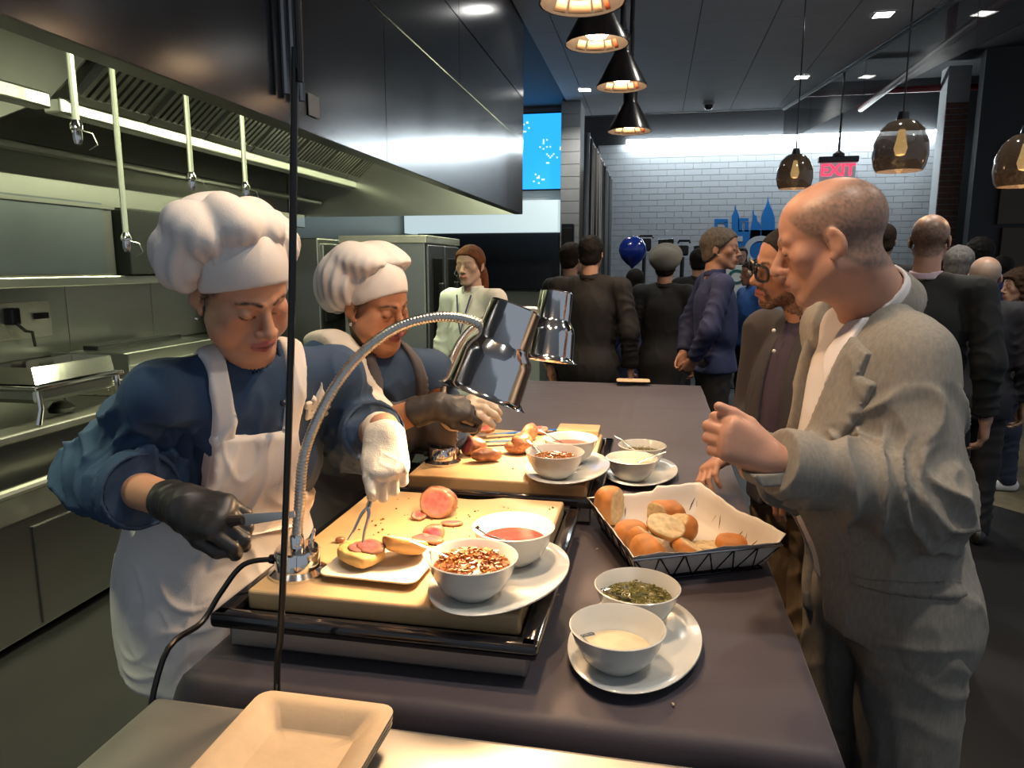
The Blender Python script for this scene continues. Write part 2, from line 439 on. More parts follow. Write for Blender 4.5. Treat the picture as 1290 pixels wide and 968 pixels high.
# red sprinkler pipes below the dark ceiling
REDP = M('red painted pipe', (.16, .008, .010), .4)
for k, pts in enumerate([[(-1.1, 11.2, 3.98), (6.5, 11.2, 3.98)], [(2.75, 4.2, 3.75), (2.75, 11.2, 3.75)], [(2.75, 8.1, 3.75), (2.75, 8.1, 4.3)]]):
    tag(MB().tube(pts, .045).build('sprinkler_pipe', REDP, None, True), ['red sprinkler pipe running across above the tiled wall', 'red sprinkler pipe running lengthwise below the black ceiling', 'short red riser pipe up to the black ceiling'][k], 'pipe')
# square ceiling downlights
DLM = M('lit downlight', (1, 1, 1), .5, emit=(1, .98, .93), estr=14)
DLF = M('white downlight trim', (.55, .55, .55), .5)
for (x, y, lab) in ((1.488, 8.59, 'square ceiling downlight nearest the tiled wall'), (1.748, 6.652, 'square ceiling downlight beside the glass curtain'),
                    (2.02, 4.7, 'square ceiling downlight above the crowd by the glass curtain'), (2.25, 2.6, 'square ceiling downlight at the near end of the glass curtain'), (-.86, 5.9, 'square ceiling downlight beside the exhaust hood'), (-.86, 8.7, 'square ceiling downlight above the tiled column'), (-.5, 1.0, 'square ceiling downlight above the carving chef'), (.9, 1.0, 'square ceiling downlight above the bald man in grey'), (1.0, 3.9, 'square ceiling downlight above the table end')):
    t = thing('downlight', lab or 'square recessed ceiling downlight in the panelled ceiling', 'downlight', (x, y, 3.6), 0, 'ceiling downlights')
    b = MB()
    for s in (-1, 1): b.box((s*.075, 0, -.002), (.014, .164, .008)); b.box((0, s*.075, -.002), (.136, .014, .008))
    b.build('trim_ring', DLF, t); MB().box((0, 0, .0), (.136, .136, .006)).build('diffuser', DLM, t)
    light('SPOT', 'downlight_beam', (x, y, 3.585), L_DOWN, NEUTRAL, .06, angle=2.3, blend=.8)
# pale column with the rail of the curtain, curtain, speaker
COLT = M('pale column tile', (.40, .43, .45), .3, 0, var=.12, vscale=6)
cl = struct(slab('wall_column', (-1.2, 9.25, 0), (-.96, 9.75, 3.6), GROUT))
for r in range(24):
    MB().box((-1.08, 9.243, 3.52-r*.15), (.232, .015, .143)).build('tile', COLT, cl)
cu = thing('curtain', 'black floor-length curtain beside the tiled wall', 'curtain', (-.7, 9.2, 0))
vs = []; fs = []; NC = 120
for i in range(NC+1):
    y = -1.7+3.6*i/NC; x = .05*math.sin(i*.9)+.02*math.sin(i*.37)
    vs += [(x, y, 0.02), (x*.7, y, 2.86)]
for i in range(NC): fs.append((2*i, 2*i+2, 2*i+3, 2*i+1))
o = mesh_from('drape', vs, fs, M('black drape', (.008, .008, .010), .85, sheen=.2), cu, True)
sm = o.modifiers.new('thick', 'SOLIDIFY'); sm.thickness = .006
MB().tube([(0, -1.75, 2.88), (0, 1.95, 2.88)], .02).build('rail', M('grey aluminium', (0, 0, 0)), cu, True)
MB().tube([(0, -1.75, 0), (0, -1.75, 2.9)], .025).build('upright', M('grey aluminium', (0, 0, 0)), cu, True)
sp = thing('loudspeaker', 'narrow black column loudspeaker in front of the pale column', 'loudspeaker', (-1.07, 9.0, 0))
MB().box((0, 0, 1.55), (.15, .14, 1.1), bev=.01).build('cabinet', BLACKP, sp); MB().box((0, -.075, 1.55), (.12, .01, 1.0), bev=.004).build('grille', M('speaker grille', (.015, .015, .016), .7), sp)
MB().cyl((0, 0, .02), (0, 0, 1.0), .02).build('pole', BLACKM, sp); MB().lathe([(.0, .0), (.17, .0), (.17, .015), (.02, .03)], n=24).build('base', BLACKM, sp)
# far kitchen end: menu screen, self-glowing white bulkhead, dark screen wall, counter
SCR = M('blue menu screen', (.02, .15, .4), .3, emit=(.02, .32, .85), estr=1.3)
ms = thing('menu_screen', 'blue menu screen with small white pixel marks high on the far wall', 'screen', (-1.75, 9.55, 2.6))
MB().box((0, 0, .45), (1.25, .05, .98), bev=.005).build('bezel', BLACKP, ms); MB().box((0, -.028, .45), (1.21, .006, .94)).build('display', SCR, ms)
PXW = M('screen white marks', (.7, .8, .9), .4, emit=(.6, .75, .95), estr=1.0)
b = MB(); rr = random.Random(3)
for k in range(46):
    cx_, cz_ = [(-.02, .75), (.26, .55), (.35, .35), (.18, .1), (.48, .45), (-.3, .3)][k % 6]
    b.box((cx_+.05+rr.randint(-3, 3)*.022, -.033, cz_+rr.randint(-3, 3)*.022), (.02, .003, .02))
b.build('pixel_marks', PXW, ms)['kind'] = 'stuff'
struct(slab('trim_2', (-3.3, 9.3, 2.02), (-1.21, 9.6, 2.42), M('self-glowing white bulkhead', (.70, .78, .78), .5, emit=(.75, .95, 1.0), estr=.55)))  # no lamp here: emission in the paint makes the bulkhead look lit
tv = thing('display_wall', 'wide dark display wall behind the woman in white', 'screen', (-2.2, 9.5, 1.25))
MB().box((0, 0, .4), (1.95, .06, .76), bev=.01).build('bezel', BLACKP, tv); MB().box((0, -.033, .4), (1.9, .008, .72)).build('display', M('dark display', (.012, .014, .022), .2), tv)
ct = thing('service_counter', 'pale steel service counter below the dark display wall', 'counter', (-2.35, 8.9, 0))
MB().box((0, 0, .48), (2.0, .6, .96), bev=.01).build('cabinet', M('pale counter', (.45, .5, .5), .4), ct); MB().box((0, -.02, 1.0), (2.06, .7, .05), bev=.01).build('worktop', STEEL, ct)
MB().tube([(-.6, -.1, 1.03), (-.6, -.1, 1.22), (.45, -.1, 1.22), (.45, -.1, 1.03)], .03).build('rail', STEEL, ct, True)
# wall logo: skyline silhouette and letters
LOGO = M('blue wall graphic', (.02, .22, .62), .4); LOGOW = M('white wall graphic', (.72, .74, .76), .4)
lg = thing('wall_logo', 'blue city skyline logo with white letters on the white tiled wall', 'logo', (1.0, 11.97, 1.5))
def LP(pts, name, mat=LOGO, off=0.0):
    q = [aty(u, v, 11.972) for u, v in pts]
    return MB().poly([(p[0]-1.0, off, p[2]-1.5) for p in q], (0, -.006, 0)).build(name, mat, lg)
LP([(922, 290), (922, 272), (925, 266), (925, 264), (926, 258), (927, 264), (928, 264), (931, 272), (931, 290)], 'tower')
LP([(900, 290), (900, 276), (904, 276), (904, 290)], 'bridge_pier'); LP([(904, 281), (904, 276), (917, 276), (917, 281)], 'bridge_deck'); LP([(913, 290), (913, 280), (917, 280), (917, 290)], 'bridge_pier')
LP([(930, 292), (930, 275), (943, 275), (943, 279), (935, 279), (935, 292)], 'bridge_pier'); LP([(938, 292), (938, 280), (943, 280), (943, 292)], 'bridge_pier')
LP([(944, 305), (946, 285), (948, 275), (948, 265), (949.5, 265), (950, 271), (953, 272), (954, 278), (958, 283), (958, 305)], 'statue')
LP([(959, 305), (959, 275), (962, 265), (965, 259), (966.5, 254), (967.5, 247), (968.5, 254), (970, 259), (973, 265), (976, 275), (976, 305)], 'spire_tower')
LP([(903, 345), (903, 290), (978, 290), (978, 345)], 'panel')
def text(name, s, size, mat, parent, loc, rot, ext=.002, align='CENTER', bold=0.0):
    cu_ = bpy.data.curves.new(name, 'FONT'); cu_.body = s; cu_.size = size; cu_.extrude = ext; cu_.align_x = align; cu_.align_y = 'CENTER'; cu_.offset = bold
    t = bpy.data.objects.new(name+'_tmp', cu_); COL.objects.link(t)
    me = bpy.data.meshes.new_from_object(t.evaluated_get(bpy.context.evaluated_depsgraph_get())); bpy.data.objects.remove(t)
    me.materials.clear(); me.materials.append(mat); o = bpy.data.objects.new(name, me); o.location = tuple(float(c) for c in loc); o.rotation_euler = rot
    return link(o, parent)
pE = aty(941, 318, 11.96)
text('letters', 'EC', .62, LOGOW, lg, (pE[0]-1.0, -.012, pE[2]-1.5), (math.pi/2, 0, 0), bold=.012)
# exit sign hung from the ceiling
pe = aty(1055, 215, 8.4)
ex = thing('exit_sign', 'hanging exit sign with red letters above the bald man', 'exit sign', (pe[0], 8.4, pe[2]))
text('letters', 'EXIT', .17, M('red exit letters', (.7, .02, .06), .4, emit=(1, .05, .12), estr=1.2), ex, (0, -.012, 0), (math.pi/2, 0, 0), bold=.004)
MB().box((0, 0, -.01), (.36, .008, .2), bev=.003).build('panel', M('clear sign panel', (.75, .77, .78), .1, alpha=.55), ex)
MB().box((0, 0, .115), (.40, .07, .06), bev=.008).build('housing', BLACKM, ex)
MB().lathe([(.06, 0), (.06, .03), (.02, .06)], (0, 0, .14), 20).build('collar', BLACKM, ex, True); MB().cyl((0, 0, .17), (0, 0, 3.6-pe[2]), .012).build('stem', BLACKM, ex, True)
# dome camera on the ceiling
pc = atz(893, 128, 3.6)
dc = thing('dome_camera', 'small black dome camera under the ceiling panels', 'camera', (pc[0], pc[1], 3.6))
MB().lathe([(.07, 0), (.075, -.03), (.06, -.045)], n=24).build('mount', DLF, dc, True); MB().lathe([(.055, -.045), (.05, -.075), (.03, -.095), (0, -.10)], n=24).build('dome', BLACKP, dc, True)
# ------------------------------------------------------------------ exhaust hood
HX, HZ, HY0, HY1 = -1.16, 2.04, -.6, 6.33
hd = thing('exhaust_hood', 'large dark stainless exhaust hood over the cooking line', 'hood', (-2.2, 3, 2.04))
HO = (2.2, -3, -2.04)
def hpart(name, b, mat, smooth=False): return b.build(name, mat, hd, smooth, loc=HO)
zs = 2.64
for (ya, yb) in ((HY0, 3.05), (3.056, HY1)):                      # lower front sheets
    hpart('front_panel', MB().box((HX, (ya+yb)/2, (HZ+zs)/2), (.012, yb-ya, zs-HZ-.004)), HOODM)
for (ya, yb) in ((HY0, 1.6), (1.606, 4.25), (4.256, HY1)):
    hpart('front_panel', MB().box((HX+.004, (ya+yb)/2, (zs+3.6)/2), (.012, yb-ya, 3.6-zs-.004)), HOODM)
hpart('bottom_lip', MB().box((HX-.03, (HY0+HY1)/2, HZ+.008), (.07, HY1-HY0, .018), bev=.004), STEELD)
hpart('end_panel', MB().poly([(HX, HY1, HZ), (-3.4, HY1, HZ), (-3.4, HY1, 3.6), (HX, HY1, 3.6)], (0, -.012, 0)), STEEL)
hpart('top_panel', MB().box((-2.0, 2.9, 3.0), (1.7, 6.8, .01)), STEELD)
hpart('back_panel', MB().box((-3.38, 2.9, 2.5), (.012, 6.8, 1.0)), STEELD)
hpart('baffle_plate', MB().poly([(-2.0, 2.98, 2.95), (-2.75, 2.98, 2.36), (-3.35, 2.98, 2.2), (-3.35, 2.98, 2.95)], (0, .012, 0)), STEELD)
hpart('gutter', MB().box((-2.74, 4.65, 2.325), (.09, 3.36, .07), bev=.01), STEEL)
hpart('gutter', MB().box((-2.72, 1.2, 2.325), (.09, 3.4, .07), bev=.01), STEELD)
hpart('rail', MB().tube([(-3.05, -.5, 2.17), (-3.05, 6.3, 2.17)], .024), STEEL, True)
hpart('light_band', MB().box((-3.22, 2.9, 2.0), (.03, 6.8, .12), bev=.006), STEEL)
# grease filters between front and gutter, each a frame with ridged baffles
fa, fb = V3(-2.02, 0, 2.93), V3(-2.70, 0, 2.37)
fn = nrm(np.cross(fb-fa, V3(0, 1, 0)))
if fn[2] > 0: fn = -fn
yy = 3.03; k = 0
while yy < 6.2:
    wd = .5; b = MB()
    def fp(t, y, o): q = fa+(fb-fa)*t+fn*o; return (q[0], y, q[2])
    for t0, t1 in ((0, .05), (.95, 1)):
        b.poly([fp(t0, yy+.005, 0), fp(t1, yy+.005, 0), fp(t1, yy+wd-.005, 0), fp(t0, yy+wd-.005, 0)], tuple(fn*.03))
    for j in range(9):
        y0 = yy+.02+j*.052
        b.poly([fp(.03, y0, 0), fp(.97, y0, 0), fp(.97, y0+.03, 0), fp(.03, y0+.03, 0)], tuple(fn*.025))
    b.poly([fp(0, yy, 0), fp(1, yy, 0), fp(1, yy+wd, 0), fp(0, yy+wd, 0)], tuple(-fn*.006))
    fo = hpart('grease_filter', b, STEELD)
    hb = MB()
    for t in (.45, .62):
        c0 = V3(*fp(t, yy+.40, .03)); hb.tube([c0, c0+fn*.03, c0+V3(0, .07, 0)+fn*.03, c0+V3(0, .07, 0)], .005, 6)
    hb.build('handle', STEEL, fo, True)
    yy += wd+.004; k += 1
# conduits down the hood front, small sticker
for dx in (0, .05, .1):
    hpart('conduit', MB().tube([(HX+.03, 2.14+dx, 2.12), (HX+.03, 2.14+dx, 3.6)], .011, 8), HOODM, True)
hpart('sticker', MB().box((HX+.012, 2.36, 2.13), (.004, .075, .07)), M('grey sticker', (.35, .35, .34), .6))
# lamps inside the hood
for i, y in enumerate((.8, 2.6, 4.4, 5.8)):
    t = thing('hood_lamp', ['lit tube lamp inside the hood before the end plate', 'lit tube lamp inside the hood at the first grease filter', 'lit tube lamp inside the hood amid the grease filters', 'lit tube lamp inside the hood above the holding cabinet'][i], 'lamp', (-1.45, y, 2.9), 0, 'hood lamps')
    MB().box((0, 0, 0), (.12, .62, .05), bev=.015).build('housing', STEELD, t)
    MB().tube([(0, -.28, -.045), (0, .28, -.045)], .022).build('tube', M('lit hood tube', (1, 1, 1), .5, emit=GREENISH, estr=5), t, True)
    light('AREA', 'hood_light', (-1.45, y, 2.82), L_HOOD, GREENISH, (.1, .55), target=(-2.1, y, 0))
# four drop pipes with nozzles
for (u, v0, v1, x, lab) in ((98, 57, 175, -2.2, 'short drop pipe with nozzle near the hood end plate'), (160, 80, 312, -2.45, 'longest drop pipe reaching down to the hanging tags'),
                            (242, 113, 235, -2.3, 'drop pipe hanging above the white toque'), (310, 140, 246, -2.2, 'thin drop pipe next to the hanging black cable')):
    p = atx(u, v1, x); t = thing('drop_pipe', lab, 'pipe', tuple(p))
    MB().tube([(0, 0, .06), (0, 0, 3.0-p[2])], .013, 8).build('pipe', M('pale pipe', (.55, .57, .5), .35, .6), t, True)
    MB().lathe([(.0, -.02), (.012, -.02), (.018, 0), (.018, .03), (.024, .035), (.024, .05), (.013, .07)], n=12).build('nozzle', CHROME, t, True)
    MB().tube([(.02, 0, .03), (.05, .02, .02), (.06, .03, -.02), (.03, .02, -.04)], .003, 6).build('cap_tether', STEELD, t, True)
# ------------------------------------------------------------------ cooking line along the left wall
CL = thing('cooking_line', 'stainless cooking line with griddle counter and drip rail', 'counter', (-2.95, 3.5, 0))
CLO = (2.95, -3.5, 0)
def cpart(name, b, mat, smooth=False): return b.build(name, mat, CL, smooth, loc=CLO)
cpart('body', MB().box((-2.97, 2.4, .46), (.80, 5.2, .84), bev=.01), STEELD)
cpart('griddle_top', MB().box((-2.97, 2.4, .905), (.86, 5.2, .05), bev=.006), M('griddle plate', (.16, .16, .14), .3, .9, var=.3, vscale=4))
cpart('front_ledge', MB().box((-2.52, 2.4, .925), (.13, 5.2, .035), bev=.008), BRUSH)
cpart('drip_rail', MB().tube([(-2.44, -.1, .72), (-2.44, 5.0, .72)], .022), BRUSH, True)
for y in (.9, 1.9, 2.75, 3.4, 4.1): cpart('knob', MB().lathe([(.0, .03), (.022, .03), (.026, .0)], (-2.555, y, .62), 16, R=Matrix.Rotation(math.pi/2, 3, 'Y')), BLACKP, True)
cpart('control_panel', MB().box((-2.565, 2.4, .62), (.012, 5.1, .14)), BRUSH)
cpart('lower_door', MB().box((-2.565, 2.95, .28), (.012, 1.0, .44), bev=.004), STEELD); cpart('lower_door', MB().box((-2.565, 4.0, .28), (.012, 1.0, .44), bev=.004), STEELD)
cpart('side_guard', MB().box((-3.1, 3.45, 1.02), (.5, .012, .18)), STEELD); cpart('side_guard', MB().box((-3.1, 4.35, 1.02), (.5, .012, .18)), STEELD)
# backsplash panels behind it, each separate, one with socket and plug
wl = bpy.data.objects['wall_left']
for (ya, yb) in ((1.4, 2.2), (2.205, 3.02), (3.025, 3.62), (3.625, 4.35), (4.355, 4.95), (4.955, 5.6)):
    p = MB().box((-3.385, (ya+yb)/2, 1.3), (.016, yb-ya, .42), bev=.002).build('panel', STEEL, wl)
so = thing('wall_socket', 'steel wall socket plate with black plug on the backsplash', 'socket', (-3.37, 3.32, 1.30))
MB().box((0, .0, 0), (.01, .34, .2), bev=.003).build('plate', BRUSH, so); MB().box((.03, -.1, .03), (.05, .055, .09), bev=.008).build('plug', BLACKP, so); MB().box((.01, .1, .02), (.02, .09, .035), bev=.004).build('outlet', BLACKP, so)
MB().tube([(.05, -.1, -.01), (.07, -.07, -.05), (.06, -.02, -.06), (.04, .01, -.14)], .008, 8).build('cord', RUBBER, so, True)
# over-shelf with a broiler cabinet on it
sh = thing('over_shelf', 'long stainless shelf above the backsplash', 'shelf', (-3.2, 2.95, 1.5))
MB().box((0, 0, .03), (.40, 3.95, .025), bev=.004).build('board', BRUSH, sh); MB().box((.205, 0, .015), (.016, 3.95, .05), bev=.005).build('front_lip', STEEL, sh)
br = thing('broiler_cabinet', 'wide blue-grey steel broiler cabinet standing on the long shelf', 'oven', (-3.18, 2.4, 1.545))
MB().box((0, 0, .19), (.36, 2.4, .38), bev=.006).build('body', STEELD, br); MB().box((.184, -.5, .2), (.008, 1.2, .38)).build('front_panel', M('blue grey steel', (.30, .34, .38), .3, 1, var=.15, vscale=2), br); MB().box((.184, .62, .2), (.008, 1.0, .38)).build('front_panel', M('blue grey steel', (0, 0, 0)), br)
MB().box((.19, 0, .37), (.02, 2.4, .02)).build('trim', STEEL, br)
hg = thing('hanging_tag', 'pale paper tags hanging on the dark panel beside the toque', 'tag', (-3.0, 4.25, 1.6))
MB().box((0, -.04, .16), (.004, .12, .09)).build('tag_card', M('grey card', (.30, .31, .30), .7), hg); MB().box((.006, .06, .08), (.004, .10, .2)).build('tag_card', M('pale card', (.5, .52, .5), .7), hg)
MB().tube([(0, .02, .2), (0, .02, .34)], .004, 6).build('string', STEELD, hg)
db = thing('dark_oven', 'dark panelled oven standing behind the hanging tags', 'oven', (-3.15, 4.26, 1.545))
MB().box((0, 0, .185), (.40, 1.2, .37), bev=.006).build('body', M('dark enamel', (.03, .032, .034), .35, .5), db); MB().box((.205, 0, .185), (.01, .03, .35)).build('divider', STEELD, db)
# charbroiler box on the counter
cbx = thing('fryer_box', 'stainless fryer box with a hinged front on the griddle counter', 'fryer', (-3.1, 3.95, .93))
MB().box((0, 0, .09), (.36, .9, .18), bev=.008).build('body', STEEL, cbx); MB().box((.185, 0, .055), (.02, .88, .10), bev=.005).build('front_panel', STEELD, cbx); MB().box((-.1, 0, .19), (.1, .75, .03)).build('vent', BLACKP, cbx)
MB().tube([(.2, -.32, .05), (.23, -.32, .05), (.23, -.28, .03)], .008, 8).build('latch', CHROME, cbx, True)
# wire rack (basket tray) on the griddle
wr_ = thing('wire_rack', 'silver wire mesh rack lying on the griddle', 'wire rack', (-2.74, 3.36, .931))
b = MB()
for i in range(33): b.tube([(-.16, -.36+i*.0225, .035), (.16, -.36+i*.0225, .035)], .0028, 5)
for i in range(9): b.tube([(-.16+i*.04, -.36, .032), (-.16+i*.04, .36, .032)], .0028, 5)
b.build('mesh', CHROME, wr_, True)
b = MB(); b.tube([(-.165, -.365, .037), (.165, -.365, .037), (.165, .365, .037), (-.165, .365, .037), (-.165, -.365, .037)], .005, 6)
for sx in (-1, 1):
    for sy in (-1, 1): b.tube([(sx*.16, sy*.36, .037), (sx*.16, sy*.36, .003)], .004, 6)
b.build('frame', CHROME, wr_, True)
# chafing dish at the left
cf = thing('chafing_dish', 'stainless chafing dish on legs at the griddle end', 'chafing dish', (-2.62, 2.68, .945))
MB().box((0, 0, .155), (.34, .50, .02), bev=.006).build('water_pan_rim', CHROME, cf); MB().box((0, 0, .12), (.28, .44, .07), bev=.02).build('water_pan', STEEL, cf)
MB().poly([(-.15, -.23, .17), (.15, -.23, .17), (.11, -.2, .235), (-.11, -.2, .235)], (0, .44, 0)).build('lid', CHROME, cf)
for sx in (-1, 1):
    for sy in (-1, 1): MB().tube([(sx*.15, sy*.22, .15), (sx*.155, sy*.22, .07), (sx*.15, sy*.235, .004)], [.012, .010, .012], 8).build('leg', CHROME, cf, True)
MB().lathe([(0, .0), (.05, .0), (.055, .02), (.03, .045), (0, .05)], (.02, .02, .004), 16).build('burner', BLACKP, cf, True)
# far ovens under the hood
fo = thing('salamander_oven', 'wall oven with pull-down door and round knob behind the chefs', 'oven', (-2.85, 5.6, 1.3))
MB().box((0, 0, .0), (.75, 1.1, 1.0), bev=.01).build('body', STEELD, fo); MB().box((.385, 0, .35), (.02, 1.0, .22), bev=.004).build('upper_door', STEEL, fo); MB().box((.385, 0, .02), (.02, 1.0, .3), bev=.004).build('lower_door', M('oven glass', (.01, .01, .011), .1), fo)
MB().tube([(.43, -.45, .22), (.43, .45, .22)], .014, 8).build('handle', CHROME, fo, True); MB().lathe([(0, .04), (.03, .04), (.034, 0)], (.395, .3, .38), 16, R=Matrix.Rotation(math.pi/2, 3, 'Y')).build('knob', CHROME, fo, True)
for k, y in enumerate((-.25, .2)): MB().box((.37, y, -.42), (.03, .4, .12), bev=.004).build('drawer', STEEL, fo)
MB().box((0, 0, -.9), (.75, 1.1, .8)).build('base', STEELD, fo)
cbn = thing('holding_cabinet', 'tall stainless holding cabinet with narrow glass doors behind the woman in white', 'cabinet', (-2.02, 5.65, 0))
MB().box((0, 0, .92), (.66, .9, 1.72), bev=.008).build('body', STEEL, cbn)
for sx in (-1, 1):
    for sy in (-1, 1): MB().cyl((sx*.28, sy*.38, 0), (sx*.28, sy*.38, .08), .025).build('foot', BLACKP, cbn, True)
pass; MB().box((0, 0, 1.79), (.70, .94, .06), bev=.006).build('top', BRUSH, cbn)
for k, y in enumerate((-.22, .22)):
    d = MB().box((.342, y, .95), (.02, .42, 1.6), bev=.006).build('door', STEELD, cbn); MB().box((.355, y, 1.25), (.008, .26, .8), bev=.003).build('window', M('oven glass', (0, 0, 0)), d); MB().box((.365, y+.1, 1.25), (.03, .05, .42), bev=.008).build('handle', BLACKP, d)
# ------------------------------------------------------------------ banquet table and cloth
TX0, TX1, TY0, TY1, TZ = -.778, .285, 1.005, 4.27, .9
tb = thing('banquet_table', 'long folding banquet table hidden under the dark cloth', 'table', ((TX0+TX1)/2, (TY0+TY1)/2, 0))
MB().box((0, 0, TZ-.03), (TX1-TX0-.03, TY1-TY0-.03, .04), bev=.01).build('tabletop', M('laminate top', (.3, .28, .25), .5), tb)
for sx in (-1, 1):
    for sy in (-1, 1): MB().cyl((sx*.45, sy*1.5, 0), (sx*.45, sy*1.5, TZ-.05), .016).build('leg', STEELD, tb, True)
CLOTH = M('dark aubergine cloth', (.050, .039, .051), .62, 0, var=.15, vscale=5, bump=.12, bscale=260, sheen=.15)
tc = thing('tablecloth', 'dark purple-black cloth draped over the long banquet table', 'tablecloth', ((TX0+TX1)/2, (TY0+TY1)/2, 0))
nxg, nyg = 54, 150
gx = np.linspace(TX0, TX1, nxg+1); gy = np.linspace(TY0, TY1, nyg+1)
GX, GY = np.meshgrid(gx, gy, indexing='ij'); Pt = np.stack([GX.ravel(), GY.ravel(), np.zeros(GX.size)], 1)
wz = .0034*vnoise(Pt*V3(1, .6, 1), 7, 1)+.0022*vnoise(Pt*V3(.5, 1.4, 1), 16, 2)
for xc in (-.10,): wz += .0035*np.exp(-((Pt[:, 0]-xc-.01*np.sin(Pt[:, 1]*5))/.006)**2)
for yc in (1.36, 2.05, 2.85, 3.5): wz += .0030*np.exp(-((Pt[:, 1]-yc-.006*np.sin(Pt[:, 0]*7))/.006)**2)
edge = np.minimum(np.minimum(Pt[:, 0]-TX0, TX1-Pt[:, 0]), np.minimum(Pt[:, 1]-TY0, TY1-Pt[:, 1]))
wz = np.where(edge < .02, 0, wz)
verts = [(p[0], p[1], TZ+.0005+min(.0032, max(-.003, z))) for p, z in zip(Pt, wz)]
gid = lambda i, j: i*(nyg+1)+j
faces = [(gid(i, j), gid(i+1, j), gid(i+1, j+1), gid(i, j+1)) for i in range(nxg) for j in range(nyg)]
loop = [gid(i, 0) for i in range(nxg)]+[gid(nxg, j) for j in range(nyg)]+[gid(i, nyg) for i in range(nxg, 0, -1)]+[gid(0, j) for j in range(nyg, 0, -1)]
prev = loop; NL = 22; rc = random.Random(5); per = len(loop)
s_arc = np.concatenate([[0], np.cumsum([np.linalg.norm(np.array(verts[loop[(k+1) % per]])-np.array(verts[loop[k]])) for k in range(per)])])[:-1]
for lv in range(1, NL+1):
    t = lv/NL; drop = .86*t**1.25; cur = []
    for k, g in enumerate(loop):
        x, y, _ = verts[g]
        nx_ = (-1 if x <= TX0+1e-6 else (1 if x >= TX1-1e-6 else 0)); ny_ = (-1 if y <= TY0+1e-6 else (1 if y >= TY1-1e-6 else 0))
        # soften corner direction
        cd = min(abs(x-TX0), abs(x-TX1))+min(abs(y-TY0), abs(y-TY1))
        if nx_ and not ny_ and min(y-TY0, TY1-y) < .1: ny_ = (-1 if y-TY0 < .1 else 1)*(1-min(y-TY0, TY1-y)/.1)*.8
        if ny_ and not nx_ and min(x-TX0, TX1-x) < .1: nx_ = (-1 if x-TX0 < .1 else 1)*(1-min(x-TX0, TX1-x)/.1)*.8
        L = math.hypot(nx_, ny_); nx_, ny_ = nx_/L, ny_/L; s = s_arc[k]
        fold = (math.sin(s*19)+.6*math.sin(s*31+1)+.5*math.sin(s*9+2))*.011*min(1, drop/.35)
        out = .014*min(1, drop/.03)+.030*t+fold+(.03*t if L > 1.2 else 0)
        if drop < .012: out = .014*math.sin(min(1, drop/.012)*math.pi/2)
        verts.append((x+nx_*out, y+ny_*out, max(.015, TZ+.0005-drop))); cur.append(len(verts)-1)
    for k in range(per): faces.append((prev[k], cur[k], cur[(k+1) % per], prev[(k+1) % per]))
    prev = cur
mesh_from('cloth', verts, faces, CLOTH, tc, True, loc=(-(TX0+TX1)/2, -(TY0+TY1)/2, 0))
# ------------------------------------------------------------------ steel work table in front
wt = thing('work_table', 'worn stainless work table in front of the clothed table', 'table', (.25, .62, 0))
MB().box((0, 0, .885), (2.07, .65, .03), bev=.012, seg=3).build('top', BRUSH, wt); MB().box((0, .3, .85), (2.0, .02, .06)).build('apron_rail', STEEL, wt)
for sx in (-1, 1):
    for sy in (-1, 1): MB().cyl((sx*.98, sy*.28, 0), (sx*.98, sy*.28, .87), .02).build('leg', STEEL, wt, True)
MB().box((0, 0, .22), (1.96, .56, .02)).build('lower_shelf', STEEL, wt)
# stack of moulded fibre trays
FIB = M('moulded fibre tray', (.52, .39, .25), .7, 0, var=.08, vscale=30, bump=.15, bscale=120)
ca, cb_ = atz(335, 878, .945), atz(487, 898, .945); dirx = nrm((cb_-ca)*V3(1, 1, 0)); wid = np.linalg.norm((cb_-ca)[:2])
ang = math.atan2(dirx[1], dirx[0])
def tray_mesh(wd, ln, h, lip=.012):
    b = MB(); prof = [(-lip, h-.003), (-lip, h), (0, h), (.012, h-.004), (.035, .006), (.06, .004)]
    rings = []
    for (ins, z) in prof:
        r = max(.004, .02-ins*.2) if ins < .03 else .012; x0, x1, y0, y1 = ins, wd-ins, -ins, -ln+ins; ring = []
        for (cx_, cy_, a0) in ((x1-r, y0-r, 0), (x0+r, y0-r, math.pi/2), (x0+r, y1+r, math.pi), (x1-r, y1+r, 1.5*math.pi)):
            for q in range(5): a = a0+q*math.pi/8; ring.append(b.bm.verts.new((cx_+r*math.cos(a), cy_+r*math.sin(a), z)))
        rings.append(ring)
    for j in range(len(rings)-1):
        n = len(rings[j])
        for i in range(n): b.bm.faces.new((rings[j][i], rings[j][(i+1) % n], rings[j+1][(i+1) % n], rings[j+1][i]))
    b.bm.faces.new(rings[-1]); return b
for k in range(3):
    o = tray_mesh(wid, .27, .032).build('paper_tray', FIB, None, True)
    o.location = (ca[0], ca[1], .9015+k*.0075); o.rotation_euler = (0, 0, ang+.01*(k-1))
    o.modifiers.new('t', 'SOLIDIFY').thickness = .002
    tag(o, ['lowest beige fibre tray of the stack on the steel table', 'middle beige fibre tray of the stack on the steel table', 'topmost beige fibre tray of the stack on the steel table'][k], 'tray', 'stack of fibre trays')
pf = atz(797, 484, .904)
o = tray_mesh(.17, .10, .022).build('paper_tray', FIB, None, True); o.location = (pf[0]-.085, pf[1]+.05, .9045); o.rotation_euler = (0, 0, .05)
o.modifiers.new('t', 'SOLIDIFY').thickness = .002; tag(o, 'single small beige tray at the far end of the clothed table', 'tray')
